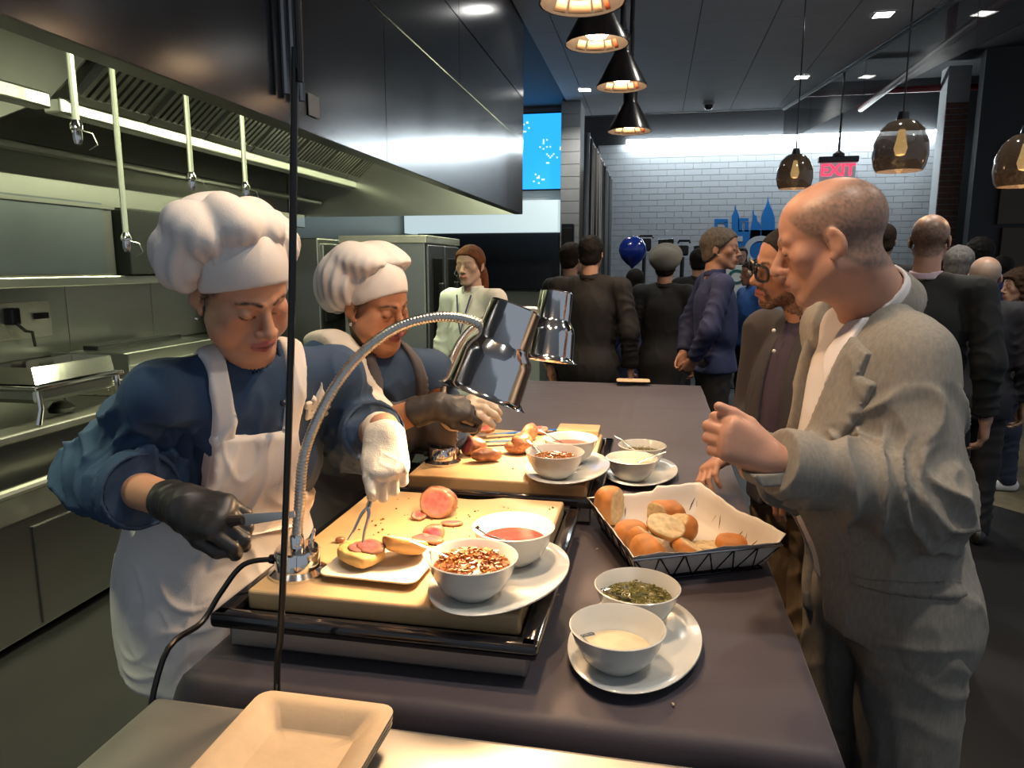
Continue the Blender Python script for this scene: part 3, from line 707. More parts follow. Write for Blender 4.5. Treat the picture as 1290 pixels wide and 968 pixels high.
# ------------------------------------------------------------------ carving stations
WOOD = M('maple cutting board', (.60, .40, .20), .45, 0, var=.22, vscale=6, stretch=(1, .15, 1), bump=.06, bscale=40)
def station(dx, dy, lab1, lab2):
    t = thing('carving_tray', lab1, 'tray', (-.47+dx, 1.43+dy, TZ+.004), 0, 'carving trays')
    MB().box((0, 0, .026), (.555, .665, .05), bev=.006).build('pan', STEEL, t)
    b = MB()
    for sx in (-1, 1): b.box((sx*.283, 0, .062), (.034, .712, .028), bev=.008)
    for sy in (-1, 1): b.box((0, sy*.340, .062), (.60, .034, .028), bev=.008)
    b.build('rim', M('glossy black rim', (.006, .006, .008), .12, coat=.5), t, True)
    MB().box((0, 0, .052), (.54, .65, .006)).build('insert', BLACKP, t)
    c = thing('cutting_board', lab2, 'cutting board', (-.47+dx, 1.446+dy, .9605), 0, 'cutting boards')
    out = [(-.26, -.31), (.26, -.31), (.26, .31), (.10, .31)]+[(.10-.17*q/8, .31-.028*math.sin(math.pi*q/8)) for q in range(1, 8)]+[(-.07, .31), (-.26, .31)]
    o = MB().poly([(x, y, 0) for x, y in out], (0, 0, .0395)).build('board', WOOD, c)
    bv = o.modifiers.new('b', 'BEVEL'); bv.width = .006; bv.segments = 3; bv.limit_method = 'ANGLE'
    return t, c
station(0, 0, 'steel carving tray with black rim beside the bread basket', 'maple cutting board carrying the sandwich plate')
station(.045, .765, 'steel carving tray with black rim farther along the cloth', 'maple cutting board carrying the two carving knives')
BZ = 1.0005
# ------------------------------------------------------------------ gooseneck heat lamps
BULB = M('lit heat bulb', (1, .9, .8), .4, emit=(1, .62, .30), estr=40)
def smooth_path(pts, n):
    pts = [np.asarray(p, float) for p in pts]; P = [pts[0]]+pts+[pts[-1]]; out = []
    for i in range(1, len(P)-2):
        for q in range(n):
            s = q/n; a, b, c, d = P[i-1], P[i], P[i+1], P[i+2]
            out.append(.5*((2*b)+(-a+c)*s+(2*a-5*b+4*c-d)*s*s+(-a+3*b-3*c+d)*s**3))
    out.append(pts[-1]); return out
def heat_lamp(base, pix, d0, d1, top, bot, depth, label):
    t = thing('heat_lamp', label, 'heat lamp', tuple(base), 0, 'gooseneck heat lamps'); O = tuple(-np.asarray(base))
    MB().lathe([(.0, 0), (.056, 0), (.056, .006), (.050, .010), (.044, .014), (.044, .046), (.040, .052), (.014, .054), (.014, .075), (.011, .08)], n=36).build('base', CHROME, t, True)
    MB().tube([(.02, .018, .052), (.022, .02, .066), (.026, .024, .085)], [.006, .006, .003], 8).build('toggle_switch', CHROME, t, True)
    MB().lathe([(0, .012), (.009, .012), (.010, 0)], (-.044, -.006, .026), 12, R=Matrix.Rotation(-math.pi/2, 3, 'Y')).build('strain_relief', BLACKP, t, True)
    n = len(pix); pts = [np.asarray(base)+V3(0, 0, .07)]
    for i, (u, v) in enumerate(pix): pts.append(pz(u, v, d0+(d1-d0)*(i+1)/n))
    sp_ = smooth_path(pts, 26); L = [.0102+(.0014 if (k % 3) == 0 else -.0004) for k in range(len(sp_))]
    # resample evenly for the ribs
    seg = np.concatenate([[0], np.cumsum([np.linalg.norm(sp_[k+1]-sp_[k]) for k in range(len(sp_)-1)])]); tot = seg[-1]; m = int(tot/.0022)
    ev = [np.array([np.interp(tot*k/m, seg, [q[a] for q in sp_]) for a in range(3)]) for k in range(m+1)]
    MB().tube(ev, [.0100+(.0014 if (k % 3) == 0 else 0) for k in range(m+1)], 12).build('gooseneck', STEEL, t, True, loc=O, sharp=80)
    T, Bt = pz(*top, depth), pz(*bot, depth); ax = nrm(Bt-T); ln = np.linalg.norm(Bt-T)
    R = Matrix([list(r_) for r_ in np.stack([nrm(np.cross(ax, V3(0, 1, .2))), np.cross(ax, nrm(np.cross(ax, V3(0, 1, .2)))), ax], 1)])
    prof = [(.0, 0), (.050, 0), (.054, .004), (.056, .40*ln), (.060, .44*ln), (.072, .52*ln), (.077, .60*ln), (.081, .93*ln), (.088, .985*ln), (.094, ln), (.089, ln), (.079, .93*ln), (.073, .6*ln), (.052, .44*ln), (.0, .42*ln)]
    sh_ = MB().lathe(prof, T, 48, R=R).build('shade', CHROME, t, True, loc=O)
    MB().cyl(ev[-1], T+ax*.2*ln, .011, .013).build('swivel', CHROME, t, True, loc=O)
    b = MB()
    for a in range(12):
        for q in range(4):
            p = R @ Vector((.0555*math.cos(a*math.pi/6), .0555*math.sin(a*math.pi/6), (.10+.075*q)*ln)); b.ball(Vector(tuple(T))+p, .0022, n=4)
    vh = b.build('vent_hole', M('lit vent hole', (.8, .6, .4), .4, emit=(1, .75, .5), estr=1.0), sh_); vh.location = O; vh['kind'] = 'stuff'
    MB().lathe([(.0, .05), (.03, .045), (.042, .02), (.044, 0), (.03, -.04), (.016, -.07)], T+ax*(ln*.75), 24, R=R).build('bulb', BULB, t, True, loc=O)
    light('SPOT', 'heat_lamp_beam', tuple(T+ax*(ln*1.0)), L_GOOSE, WARM, .045, target=tuple(T+ax*3*ln), angle=2.2, blend=.7)
    return t
l1 = heat_lamp((-.672, 1.225, BZ), [(377, 640), (382, 580), (397, 535), (424, 484), (458, 443), (500, 413), (545, 400), (582, 401), (611, 411)], 1.40, 1.45, (650, 386), (607, 500), 1.45, 'chrome gooseneck heat lamp arching over the sandwich plate')
l2 = heat_lamp((-.622, 2.05, BZ), [(556, 520), (560, 480), (574, 440), (596, 412), (626, 396), (660, 390), (686, 392)], 2.20, 2.28, (701, 368), (690, 455), 2.28, 'chrome gooseneck heat lamp standing on the board with the knives')
MB().tube(smooth_path([(-.05, -.006, .026), (-.10, -.03, .02), (-.135, -.06, -.03), (-.15, -.10, -.07), (-.16, -.2, -.09), (-.165, -.26, -.30), (-.16, -.27, -.85)], 6), .0055, 8).build('cord', RUBBER, l1, True)
MB().tube(smooth_path([(-.05, -.006, .026), (-.10, .02, .02), (-.15, .06, -.02), (-.19, .08, -.085), (-.225, .08, -.12), (-.235, .08, -.4)], 6), .0055, 8).build('cord', RUBBER, l2, True)
# ------------------------------------------------------------------ bowls on oval plates
SAUCE = M('red barbecue sauce', (.13, .009, .003), .3, 0, var=.5, vscale=18, spec=.25)
RELISH = M('crisp brown relish', (.34, .12, .03), .4, 0, var=.6, vscale=60, col2=(.12, .03, .012)); RELISHB = M('orange relish bits', (.50, .20, .04), .35, 0, var=.6, vscale=90, col2=(.18, .04, .015))
GREENS = M('green herb sauce', (.13, .11, .015), .25, 0, var=.7, vscale=70, col2=(.03, .035, .008)); GREENB = M('herb bits', (.30, .24, .06), .35, 0, var=.8, vscale=120, col2=(.04, .06, .01))
HORSE = M('white horseradish sauce', (.56, .49, .33), .3, 0, var=.15, vscale=40)
def bowl(center, label, fill, mat, bits, spoon, r=.083, h=.074, z0=0.0):
    t = thing('bowl', label, 'bowl', (center[0], center[1], z0), random.uniform(0, 6), 'white serving bowls')
    s = r/.083
    MB().lathe([(.0, .0), (.036, .0), (.040, .004), (.060, .022), (.074, .048), (.0815, .0725), (.083, .074), (.081, .0755), (.0785, .0725), (.071, .048), (.057, .026), (.036, .010), (0, .008)], n=48).build('shell', PORC, t, True, sharp=60).scale = (s, s, s)
    V = [(0, 0, fill)]; F = []; nr, na = 10, 40; rf = .036+(.083-.036)*(fill/.074)**.6-.006
    for i in range(1, nr+1):
        for a in range(na):
            th = 2*math.pi*a/na; rr_ = rf*i/nr; V.append((rr_*math.cos(th), rr_*math.sin(th), fill))
    Va = np.array(V); amp = .005 if bits else .0016
    Va[:, 2] += amp*vnoise(Va, 45, 3)*(1-(np.hypot(Va[:, 0], Va[:, 1])/rf)**4)+(.010*(1-(np.hypot(Va[:, 0], Va[:, 1])/rf)**2) if bits == 'heap' else 0)
    F += [(0, 1+a, 1+(a+1) % na) for a in range(na)]
    for i in range(nr-1):
        for a in range(na): F.append((1+i*na+a, 1+(i+1)*na+a, 1+(i+1)*na+(a+1) % na, 1+i*na+(a+1) % na))
    mesh_from('filling', Va, F, mat[0], t, True)
    if bits:
        rb = random.Random(hash(label) % 999); b = MB(); nb = 190
        for k in range(nb):
            q = rf*math.sqrt(rb.random())*.93; a = rb.random()*6.28; z = fill+.003+(.011*(1-(q/rf)**2) if bits == 'heap' else 0)+rb.random()*.004
            R = Matrix.Rotation(rb.random()*6, 3, 'Z') @ Matrix.Rotation(rb.random()*2, 3, 'X'); sz = rb.uniform(.0022, .0055)*(1 if bits == 'heap' else .55)
            b.box((q*math.cos(a), q*math.sin(a), z), (sz*2.2, sz*1.1, sz*.8), R=R)
        o = b.build('filling_bits', mat[1], t); o['kind'] = 'stuff'
    if spoon is not None:
        a, out = spoon; d = V3(math.cos(a), math.sin(a), 0); t_r = -t.rotation_euler[2]; c, s_ = math.cos(t_r), math.sin(t_r); d = V3(d[0]*c-d[1]*s_, d[0]*s_+d[1]*c, 0)
        b = MB(); b.tube([d*.01+V3(0, 0, fill-.004), d*.05+V3(0, 0, fill+.012), d*.078+V3(0, 0, .078), d*(.083+out)+V3(0, 0, .082+out*.25)], [.006, .004, .004, .0065], 8, flat=.35)
        b.build('spoon', M('spoon steel', (.55, .55, .54), .15, 1), t, True)
    return t
def oval_plate(c, ln, wd, a, z, label):
    o = MB().lathe([(0, .003), (.28, .0), (.34, .003), (.40, .010), (.50, .016), (.505, .018), (.50, .020), (.40, .014), (.33, .008), (0, .007)], n=64, sx=ln, sy=wd).build('oval_plate', PORC, None, True, sharp=70)
    o.location = (c[0], c[1], z); o.rotation_euler = (0, 0, a); return tag(o, label, 'plate', 'oval plates under bowls')
def pair(pc, z, front, back, labp, f_args, b_args):
    A = atz(*front, z+.009+.074); B = atz(*back, z+.009+.074); c = atz(*pc, z+.012); a = math.atan2((B-A)[1], (B-A)[0])
    sep = np.linalg.norm((B-A)[:2])
    if sep < .166: mid = (A+B)/2; A = mid+(A-mid)*(.167/sep); B = mid+(B-mid)*(.167/sep)
    oval_plate((A+B)[:2]/2+V3(.015, 0), .36, .235, a, z+.001, labp)
    bowl(A, *f_args, z0=z+.0095); bowl(B, *b_args, z0=z+.0095)
R2 = (RELISH, RELISHB); G2 = (GREENS, GREENB)
pair((620, 722), BZ, (596, 700), (646, 664), 'oval white plate under the relish and red sauce bowls near the sandwich',
     ('white bowl heaped with crisp brown relish near the sandwich plate', .056, R2, 'heap', (math.pi*.98, .035)), ('white bowl of red sauce with a smeared rim near the sandwich plate', .046, (SAUCE,), None, (3.6, -.012)))
pair((790, 805), TZ+.004, (778, 789), (803, 738), 'oval white plate on the cloth in front of the bread basket',
     ('white bowl of creamy horseradish sauce in front of the bread basket', .034, (HORSE,), None, (3.9, -.03)), ('white bowl of green herb sauce in front of the bread basket', .050, G2, 'flat', (3.7, -.02)))
pair((803, 585), TZ+.004, (796, 577), (809, 561), 'oval white plate on the cloth behind the bread basket',
     ('white bowl of creamy horseradish sauce behind the bread basket', .056, (HORSE,), None, (.35, .03)), ('white bowl of green herb sauce behind the bread basket', .048, G2, 'flat', (2.6, .03)))
pair((712, 585), BZ, (699, 569), (719, 552), 'oval white plate on the board with the knives',
     ('white bowl of brown relish on the board with the knives', .048, R2, 'heap', (2.6, .02)), ('white bowl of red sauce on the board with the knives', .052, (SAUCE,), None, (2.9, .02)))
# ------------------------------------------------------------------ sandwich plate, meat, knives
sq = [atz(u, v, BZ+.016) for u, v in ((404, 722), (520, 734), (547, 694))]
cxy = (sq[0]+sq[2])/2; a_sq = math.atan2((sq[1]-sq[0])[1], (sq[1]-sq[0])[0]); w_sq = np.linalg.norm(sq[1]-sq[0]); d_sq = .155
o = tray_mesh(w_sq, d_sq, .014, .006).build('square_plate', M('cream fibre plate', (.74, .66, .50), .5), None, True); o.modifiers.new('t', 'SOLIDIFY').thickness = .0025
yv = V3(-math.sin(a_sq), math.cos(a_sq), 0); xv = V3(math.cos(a_sq), math.sin(a_sq), 0)
pl0 = sq[0]+yv*d_sq; o.location = (pl0[0], pl0[1], BZ+.002); o.rotation_euler = (0, 0, a_sq); tag(o, 'cream square plate holding the open sandwich', 'plate')
BREADM = M('soft bread roll', (.6, .3, .1), .55, 0, attr='Col', var=.12, vscale=40, bump=.25, bscale=90)
def bread(name, label, c, r, rz, tilt, cut=None, seed=0, group=None, cutcol=(.80, .62, .34), crust=(.50, .17, .035), top=(.62, .26, .06), cat='bread roll'):
    """soft roll: rounded box with noise; cut = local plane (normal, offset) that shows pale crumb"""
    S = SDF(); r = np.asarray(r, float)
    S.ell((0, 0, 0), r*1.06, k=.0); S.box((0, 0, 0), r*.93, rd=float(r.min()*.7), k=.012)
    if cut is not None:
        nn, off = nrm(cut[0]), cut[1]
        S.post.append(lambda P, d: smax(d, P@nn-off+.0015*vnoise(P, 160, seed), .004))
    rot = rot_axis(V3(0, 0, 1), rz)@rot_axis(V3(1, 0, 0), tilt[0])@rot_axis(V3(0, 1, 0), tilt[1])
    def colf(V):
        k = .5+.5*vnoise(V, 55, seed); zt = np.clip((V[:, 2]/r[2]+.3)/1.0, 0, 1)[:, None]
        cc = np.array(crust)*(1-zt*.5)+np.array(top)*zt*.5; cc = cc*(.75+.5*k[:, None])
        side = np.clip(.45-V[:, 2]/r[2], 0, 1)[:, None]*.7; cc = cc*(1-side)+np.array((.72, .45, .17))*side
        if cut is not None:
            m = np.clip((V@nn-(off-.003))/.002, 0, 1)[:, None]; cr = np.array(cutcol)*(.86+.2*vnoise(V, 130, seed+1)[:, None]); cc = cc*(1-m)+cr*m
        return np.clip(cc, 0, 1)
    o = sdf_obj(name, S, .0028, BREADM, None, disp=lambda V: .0014*vnoise(V, 38, seed)+.0006*vnoise(V, 120, seed+2), color=colf)
    V = np.array([v.co for v in o.data.vertices])@rot.T; lowz = V[:, 2].min()
    o.matrix_world = Matrix.Translation((float(c[0]), float(c[1]), float(c[2]-lowz))) @ Matrix([list(x) for x in rot]).to_4x4()
    return tag(o, label, cat, group)
zp = BZ+.008
b1 = atz(455, 709, zp+.004); b2 = atz(511, 703, zp+.004)
bread('bun_half', 'lower bun half topped with pink beef slices', b1, (.042, .036, .017), a_sq-.35, (0, .1), ((0, 0, 1), .010), 4, None, (.70, .46, .16), (.62, .40, .13), (.62, .40, .13), 'bun')
bread('bun_half', 'upper bun half lying cut side up beside the beef', b2, (.044, .038, .020), a_sq+.5, (-.35, .25), ((0, 0, 1), .008), 5, None, (.82, .60, .32), cat='bun')
MEATM = M('roast beef', (.4, .1, .08), .32, 0, attr='Col', bump=.4, bscale=160, coat=.08)
def meat(name, label, c, r, rz, tilt, cut=None, seed=0, parent=None, cat='meat', res=.0028, pink=(.48, .12, .12)):
    S = SDF(); r = np.asarray(r, float); S.ell((0, 0, 0), r)
    S.ell((r[0]*.3, r[1]*.1, -r[2]*.1), r*V3(.75, .8, .85), k=.01)
    nn, off = (nrm(cut[0]), cut[1]) if cut is not None else (None, 0)
    if cut is not None: S.post.append(lambda P, d: smax(d, P@nn-off, .003))
    rot = rot_axis(V3(0, 0, 1), rz)@rot_axis(V3(1, 0, 0), tilt[0])@rot_axis(V3(0, 1, 0), tilt[1])
    def colf(V):
        n = .5+.5*vnoise(V, 70, seed); cc = np.array((.20, .085, .045))*(.5+n[:, None])+np.array((.10, .06, .03))*(vnoise(V, 140, seed+5)[:, None] > .25)
        if cut is not None:
            m = np.clip((V@nn-(off-.0035))/.002, 0, 1)[:, None]; q = V-np.outer(V@nn, nn); e = np.clip((np.sqrt(((q/r)**2).sum(1))-.62)/.25, 0, 1)[:, None]
            pk = np.array(pink)*(.8+.4*vnoise(V*V3(1, 3, 1), 90, seed+9)[:, None]); cc = cc*(1-m)+m*(pk*(1-e)+np.array((.30, .15, .09))*e)
        return np.clip(cc, 0, 1)
    o = sdf_obj(name, S, res, MEATM, None, disp=lambda V: .0022*vnoise(V, 45, seed)+.0012*vnoise(V, 110, seed+1), color=colf)
    V = np.array([v.co for v in o.data.vertices])@rot.T; lowz = V[:, 2].min()
    o.matrix_world = Matrix.Translation((float(c[0]), float(c[1]), float(c[2]-lowz))) @ Matrix([list(x) for x in rot]).to_4x4()
    return tag(o, label, cat)
CAMD = (-.1, -1, .25)
def zrot_to_cam(p): return math.atan2(-p[1], -p[0])+math.pi/2     # local -Y faces the camera
zb = BZ+.008+.0265
for k, (u, v, rr_, a) in enumerate(((447, 682, (.026, .018, .0055), .2), (458, 686, (.024, .019, .005), 1.0), (470, 688, (.024, .017, .0045), -.3))):
    p = b1+xv*((u-458)*.0016)+yv*((686-v)*.002+.004); meat('beef_slice', ['folded pink beef slice under the fork tines', 'pink beef slice in the middle of the lower bun', 'pink beef slice overhanging the lower bun edge'][k], (p[0], p[1], zb-.006+.004*k), V3(*rr_)*1.2, a, (.15*k, .1), ((0, 0, 1), .003), 20+k, cat='beef slice')
p = atz(552, 652, BZ); meat('roast_joint', 'carved beef joint with pink cut face near the board notch', p, (.044, .036, .038), zrot_to_cam(p), (0, 0), ((-.25, -1, .15), .014), 31)
p = atz(546, 680, BZ); meat('beef_slice', 'bright pink round beef slice in front of the joint', p, (.024, .022, .012), .3, (.5, 0), ((-.2, -1, .9), .004), 32, cat='beef slice', pink=(.52, .10, .14))
p = atz(568, 662, BZ); meat('beef_slice', 'thin pale beef slice lying right beside the joint', p, (.026, .014, .004), .2, (0, 0), ((0, 0, 1), .002), 33, cat='beef slice')
p = atz(538, 684, BZ); meat('beef_scrap', 'browned beef end piece in front of the pink slice', p, (.036, .014, .008), -.1, (0, 0), ((0, -.3, 1), .003), 34, cat='beef scrap')
p = atz(527, 655, BZ); meat('beef_scrap', 'small beef scrap left of the joint', p, (.018, .016, .010), .7, (0, 0), ((0, -.6, 1), .003), 35, cat='beef scrap')
p = atz(428, 684, BZ); meat('beef_scrap', 'tiny beef crumb behind the square plate', p, (.010, .006, .005), .3, (0, 0), None, 36, cat='beef scrap')
for k, (u, v, rr_, a, cut, lab) in enumerate(((592, 574, (.050, .030, .032), .2, ((-1, -.8, .25), .012), 'pink ended beef joint beside the lamp base on the second board'), (612, 582, (.048, .024, .022), .35, None, 'browned beef joint end in front of the pink one'),
        (648, 572, (.036, .024, .022), -.2, None, 'small browned beef piece in the middle of the second board'), (657, 571, (.034, .040, .034), .1, ((0, 1, .1), .03), 'rounded browned beef joint near the relish bowl'),
        (664, 556, (.04, .03, .032), .9, ((-.4, 1, .6), .01), 'beef joint with red rim behind the rounded one'), (604, 547, (.055, .026, .018), .0, ((0, -.5, 1), .008), 'flat pink beef slab behind the knives'), (679, 548, (.032, .02, .018), .4, ((0, -.4, 1), .004), 'pink beef slice behind the red sauce bowl'))):
    p = atz(u, v, BZ); meat('roast_joint', lab, p, rr_, a, (0, 0), cut, 40+k, res=.0035)
def knife(h0, h1, b1_, z, label):
    h0, h1, b1_ = (V3(*q[:2], z) for q in (h0, h1, b1_)); t = thing('carving_knife', label, 'knife', tuple(h0)); O = tuple(-h0); n = nrm(np.cross(b1_-h1, V3(0, 0, 1)))
    MB().tube([h0, (h0+h1)/2, h1], [.011, .013, .011], 10, flat=.8).build('handle', M('dark knife handle', (.05, .035, .03), .4), t, True, loc=O)
    MB().poly([h1+n*.014, h1-n*.014, b1_-n*.010, b1_+n*.012+(b1_-h1)*.03], (0, 0, .0022)).build('blade', M('knife blade', (.7, .66, .58), .12, 1), t, loc=O); return t
knife(atz(566, 556, BZ), atz(612, 553, BZ), atz(705, 546, BZ), BZ+.013, 'carving knife lying behind the pink ended joint')
knife(atz(566, 566, BZ), atz(600, 563, BZ), atz(668, 560, BZ), BZ+.013, 'shorter carving knife with dark handle in front of the other')
p = atz(725, 546, BZ+.005); o = MB().box((0, 0, .012), (.15, .10, .022), bev=.004).build('wood_block', WOOD, None); o.location = (p[0]+.01, p[1]+.02, BZ+.001); tag(o, 'small pale wooden block behind the red sauce bowl', 'block')
# crumbs and stains on the boards and cloth
cr = thing('carving_crumbs', 'scattered brown crumbs and herb flecks on the cutting boards', 'crumbs', (-.45, 1.45, BZ)); cr['kind'] = 'stuff'
b = MB(); rc = random.Random(11)
for k in range(120):
    x, y = (rc.uniform(-.2, .22), rc.uniform(-.2, .25)) if k < 80 else (rc.uniform(-.15, .25), rc.uniform(.56, 1.0)); sz = rc.uniform(.001, .0028)
    b.box((x, y, sz*.5+.0005), (sz*2, sz*1.3, sz), rz=rc.random()*3)
b.build('crumb_scatter', M('brown crumbs', (.16, .07, .015), .7), cr)['kind'] = 'stuff'
for k, (u, v, lab) in enumerate(((703, 750, 'brown crumb on the cloth beside the tray rim'), (752, 692, 'pale bread crumb on the cloth left of the basket'), (848, 888, 'pale crumb on the cloth in front of the white bowl'))):
    p = atz(u, v, TZ+.006); o = MB().box((0, 0, 0), (.006, .004, .003), rz=k, bev=.001).build('crumb', M('pale crumb', (.5, .38, .2), .7), None); o.location = (p[0], p[1], TZ+.0065); tag(o, lab, 'crumb')
# ------------------------------------------------------------------ wire bread basket
rim = [atz(u, v, .972) for u, v in ((799, 706), (985, 687), (878, 620), (742, 632))]     # near-left, near-right, far-right, far-left
cen = sum(rim)/4; base_ = [cen+(r_-cen)*.84 for r_ in rim]
for q in base_: q[2] = .9065
bk = thing('bread_basket', 'black wire bread basket lined with white paper', 'basket', (cen[0], cen[1], .9045)); BO = (-cen[0], -cen[1], -.9045)
WIRE = M('dark wire', (.03, .03, .035), .25, .9)
MB().tube(rim+[rim[0]], .0034, 8).build('rim_wire', M('bright wire', (.5, .5, .52), .2, 1), bk, True, loc=BO); MB().tube(base_+[base_[0]], .0026, 8).build('base_wire', WIRE, bk, True, loc=BO)
for i in range(4):
    a0, a1, c0, c1 = rim[i], rim[(i+1) % 4], base_[i], base_[(i+1) % 4]; n = 6
    for k in range(n):
        MB().tube([a0+(a1-a0)*(k/n), c0+(c1-c0)*((k+.5)/n)], .0016, 6).build('side_wire', WIRE, bk, True, loc=BO)
        MB().tube([c0+(c1-c0)*((k+.5)/n), a0+(a1-a0)*((k+1)/n)], .0016, 6).build('side_wire', WIRE, bk, True, loc=BO)
for k in range(1, 6):
    MB().tube([base_[0]+(base_[1]-base_[0])*k/6, base_[3]+(base_[2]-base_[3])*k/6], .0016, 6).build('floor_wire', WIRE, bk, True, loc=BO)
PAPER = M('white paper liner', (.70, .66, .60), .6, 0, bump=.1, bscale=40)
def bil(cs, s, t): return cs[0]*(1-s)*(1-t)+cs[1]*s*(1-t)+cs[2]*s*t+cs[3]*(1-s)*t
ring_s = []
NPp = 24
for k in range(4*NPp): e, q = divmod(k, NPp); ring_s.append([(q/NPp, 0), (1, q/NPp), (1-q/NPp, 1), (0, 1-q/NPp)][e])
lv = []; rp = random.Random(2)
for lev, (sc, z) in enumerate(((.80, .0095), (.86, .013), (.93, .04), (.985, .066), (1.0, .074), (1.03, .078))):
    row = []
    for k, (s, t) in enumerate(ring_s):
        p = cen+(bil(rim, s, t)-cen)*sc; wob = .004*math.sin(k*.7+lev)+.003*math.sin(k*1.9)
        flap = 0
        if lev >= 4 and k < NPp: flap = .002*math.sin(k*.5)
        if lev >= 4 and NPp <= k < 2*NPp: flap = .012+.006*math.sin(k*.3)     # flap standing up on the right
        if lev >= 4 and 2*NPp <= k < 2.4*NPp: flap = .014
        row.append((p[0], p[1], .9045+z+(wob*.35 if lev > 1 else 0)+flap))
    lv.append(row)
V = [v for r_ in lv for v in r_]; n = 4*NPp
F = [(j*n+i, j*n+(i+1) % n, (j+1)*n+(i+1) % n, (j+1)*n+i) for j in range(len(lv)-1) for i in range(n)]+[tuple(range(n))[::-1]]
ln_ = mesh_from('paper_liner', V, F, PAPER, bk, True, loc=BO); ln_.modifiers.new('t', 'SOLIDIFY').thickness = .0008
for k, (u, v, r_, rz, tilt, cut, lab) in enumerate((
        (769, 658, (.034, .034, .040), .5, (0, .0), ((.8, -1, 0), .018), 'tall golden roll standing in the basket corner'),
        (838, 664, (.040, .036, .028), .3, (0, 0), ((-1, -.4, 0), .022), 'golden roll at the back of the basket heap'),
        (855, 680, (.034, .032, .026), -.4, (.2, .1), ((-.6, -.2, 1), .016), 'golden roll turned to its pale side in the basket heap'),
        (795, 688, (.032, .030, .026), .2, (0, 0), None, 'small dark glazed roll with raisin in the basket'),
        (812, 696, (.034, .030, .026), .9, (0, .1), ((.5, -.3, 1), .016), 'golden roll at the left edge of the basket heap'),
        (838, 690, (.036, .032, .024), -.2, (-.5, .2), ((.1, -.8, .6), .008), 'halved roll showing crumb on top of the heap'),
        (820, 708, (.038, .032, .026), .5, (.1, .0), ((.9, .1, .5), .016), 'golden roll at the front of the basket heap'),
        (868, 697, (.030, .026, .016), .1, (0, 0), ((.6, .1, 1), .006), 'flat torn roll right of the heap'),
        (895, 692, (.030, .022, .010), .2, (0, 0), ((0, 0, 1), .003), 'pale torn piece of bread on the paper'),
        (921, 694, (.028, .024, .016), .0, (0, 0), None, 'small orange roll alone at the right of the basket'))):
    p = atz(u, v, .922)
    bread('bread_roll', lab, (p[0], p[1], .9165+(.022 if k in (5,) else 0)), V3(*r_)*1.22, rz, tilt, None if cut is None else (cut[0], cut[1]*1.22), 60+k, 'rolls in the wire basket')
# ------------------------------------------------------------------ black cable hanging in front
cpts = [aty(u, v, .975) for u, v in ((373, -40), (372, 60), (370, 200), (367, 420), (361, 620), (354, 790), (349, 870))]
cpts = [V3(cpts[0][0]+.005, .975, 3.6)]+cpts+[V3(cpts[-1][0]-.01, .975, .5), V3(cpts[-1][0]-.02, .975, .01)]
cbl = thing('hanging_cable', 'black power cable hanging from the ceiling down past the carving tray', 'cable', (cpts[-1][0], .975, 0))
MB().tube(smooth_path(cpts, 5), .0055, 10).build('cord', RUBBER, cbl, True, loc=tuple(-V3(cpts[-1][0], .975, 0)))
MB().lathe([(.05, 3.6), (.05, 3.585), (.012, 3.575)], n=16).build('ceiling_plate', BLACKP, cbl, True, loc=(cpts[0][0]-cpts[-1][0], 0, 0))
# ------------------------------------------------------------------ ceiling heat lamps (black cones)
STK = M('peach label', (.75, .52, .34), .6); STKR = M('red label', (.55, .12, .05), .6)
labs = ['black cone heat lamp nearest the exhaust hood front', 'black cone heat lamp showing its lit bulb above two peach labels', 'black cone heat lamp with glossy side between two others', 'black cone heat lamp nearest the dark bulkhead', 'black cone heat lamp straight above the sandwich plate', 'black cone heat lamp above the steel work table']
for k, c in enumerate([pz(733, 4, 2.08), pz(752, 56, 2.8), pz(783, 110, 3.5), pz(793, 166, 4.05), V3(-.22, 1.32, 2.40)]):
    t = thing('pendant_heat_lamp', labs[k], 'heat lamp', tuple(c), 0, 'cone heat lamps over the table')
    MB().lathe([(.125, 0), (.122, .012), (.045, .150), (.040, .16), (.040, .24), (.030, .25), (.030, .26), (.020, .265), (.0, .265)], n=40, cap=False).build('shade_outer', BLACKM, t, True)
    MB().lathe([(.121, .001), (.118, .012), (.040, .150), (0, .152)], n=40, cap=False).build('shade_inner', M('inner shade enamel', (.10, .085, .08), .35), t, True)
    MB().cyl((0, 0, .26), (0, 0, 3.6-c[2]), .014).build('stem', BLACKM, t, True)
    MB().lathe([(.06, 0), (.06, -.03), (.02, -.05)], (0, 0, 3.6-c[2]), 20).build('canopy', BLACKM, t, True)
    MB().lathe([(0, .02), (.035, .025), (.052, .045), (.045, .08), (.02, .12)], n=24).build('bulb', M('lit cone bulb', (1, .9, .8), .4, emit=(1, .72, .42), estr=22), t, True)
    a0 = math.atan2(c[1], c[0])
    for (da, w_, m_) in ((-.75, .16, STKR), (-.45, .26, STK), (.05, .62, STK), (.62, .36, STK)):
        V = []; F = []
        for q in range(7):
            a = a0+da+w_*(q/6-.5); V += [(.1165*math.cos(a), .1165*math.sin(a), .010), (.099*math.cos(a), .099*math.sin(a), .040)]
        for q in range(6): F.append((2*q, 2*q+1, 2*q+3, 2*q+2))
        o = mesh_from('label_sticker', V, F, m_, t, True); o.modifiers.new('t', 'SOLIDIFY').thickness = .001
    light('SPOT', 'cone_lamp_beam', (c[0], c[1], c[2]+.02), L_PEND, WARM, .04, angle=2.1, blend=.7)
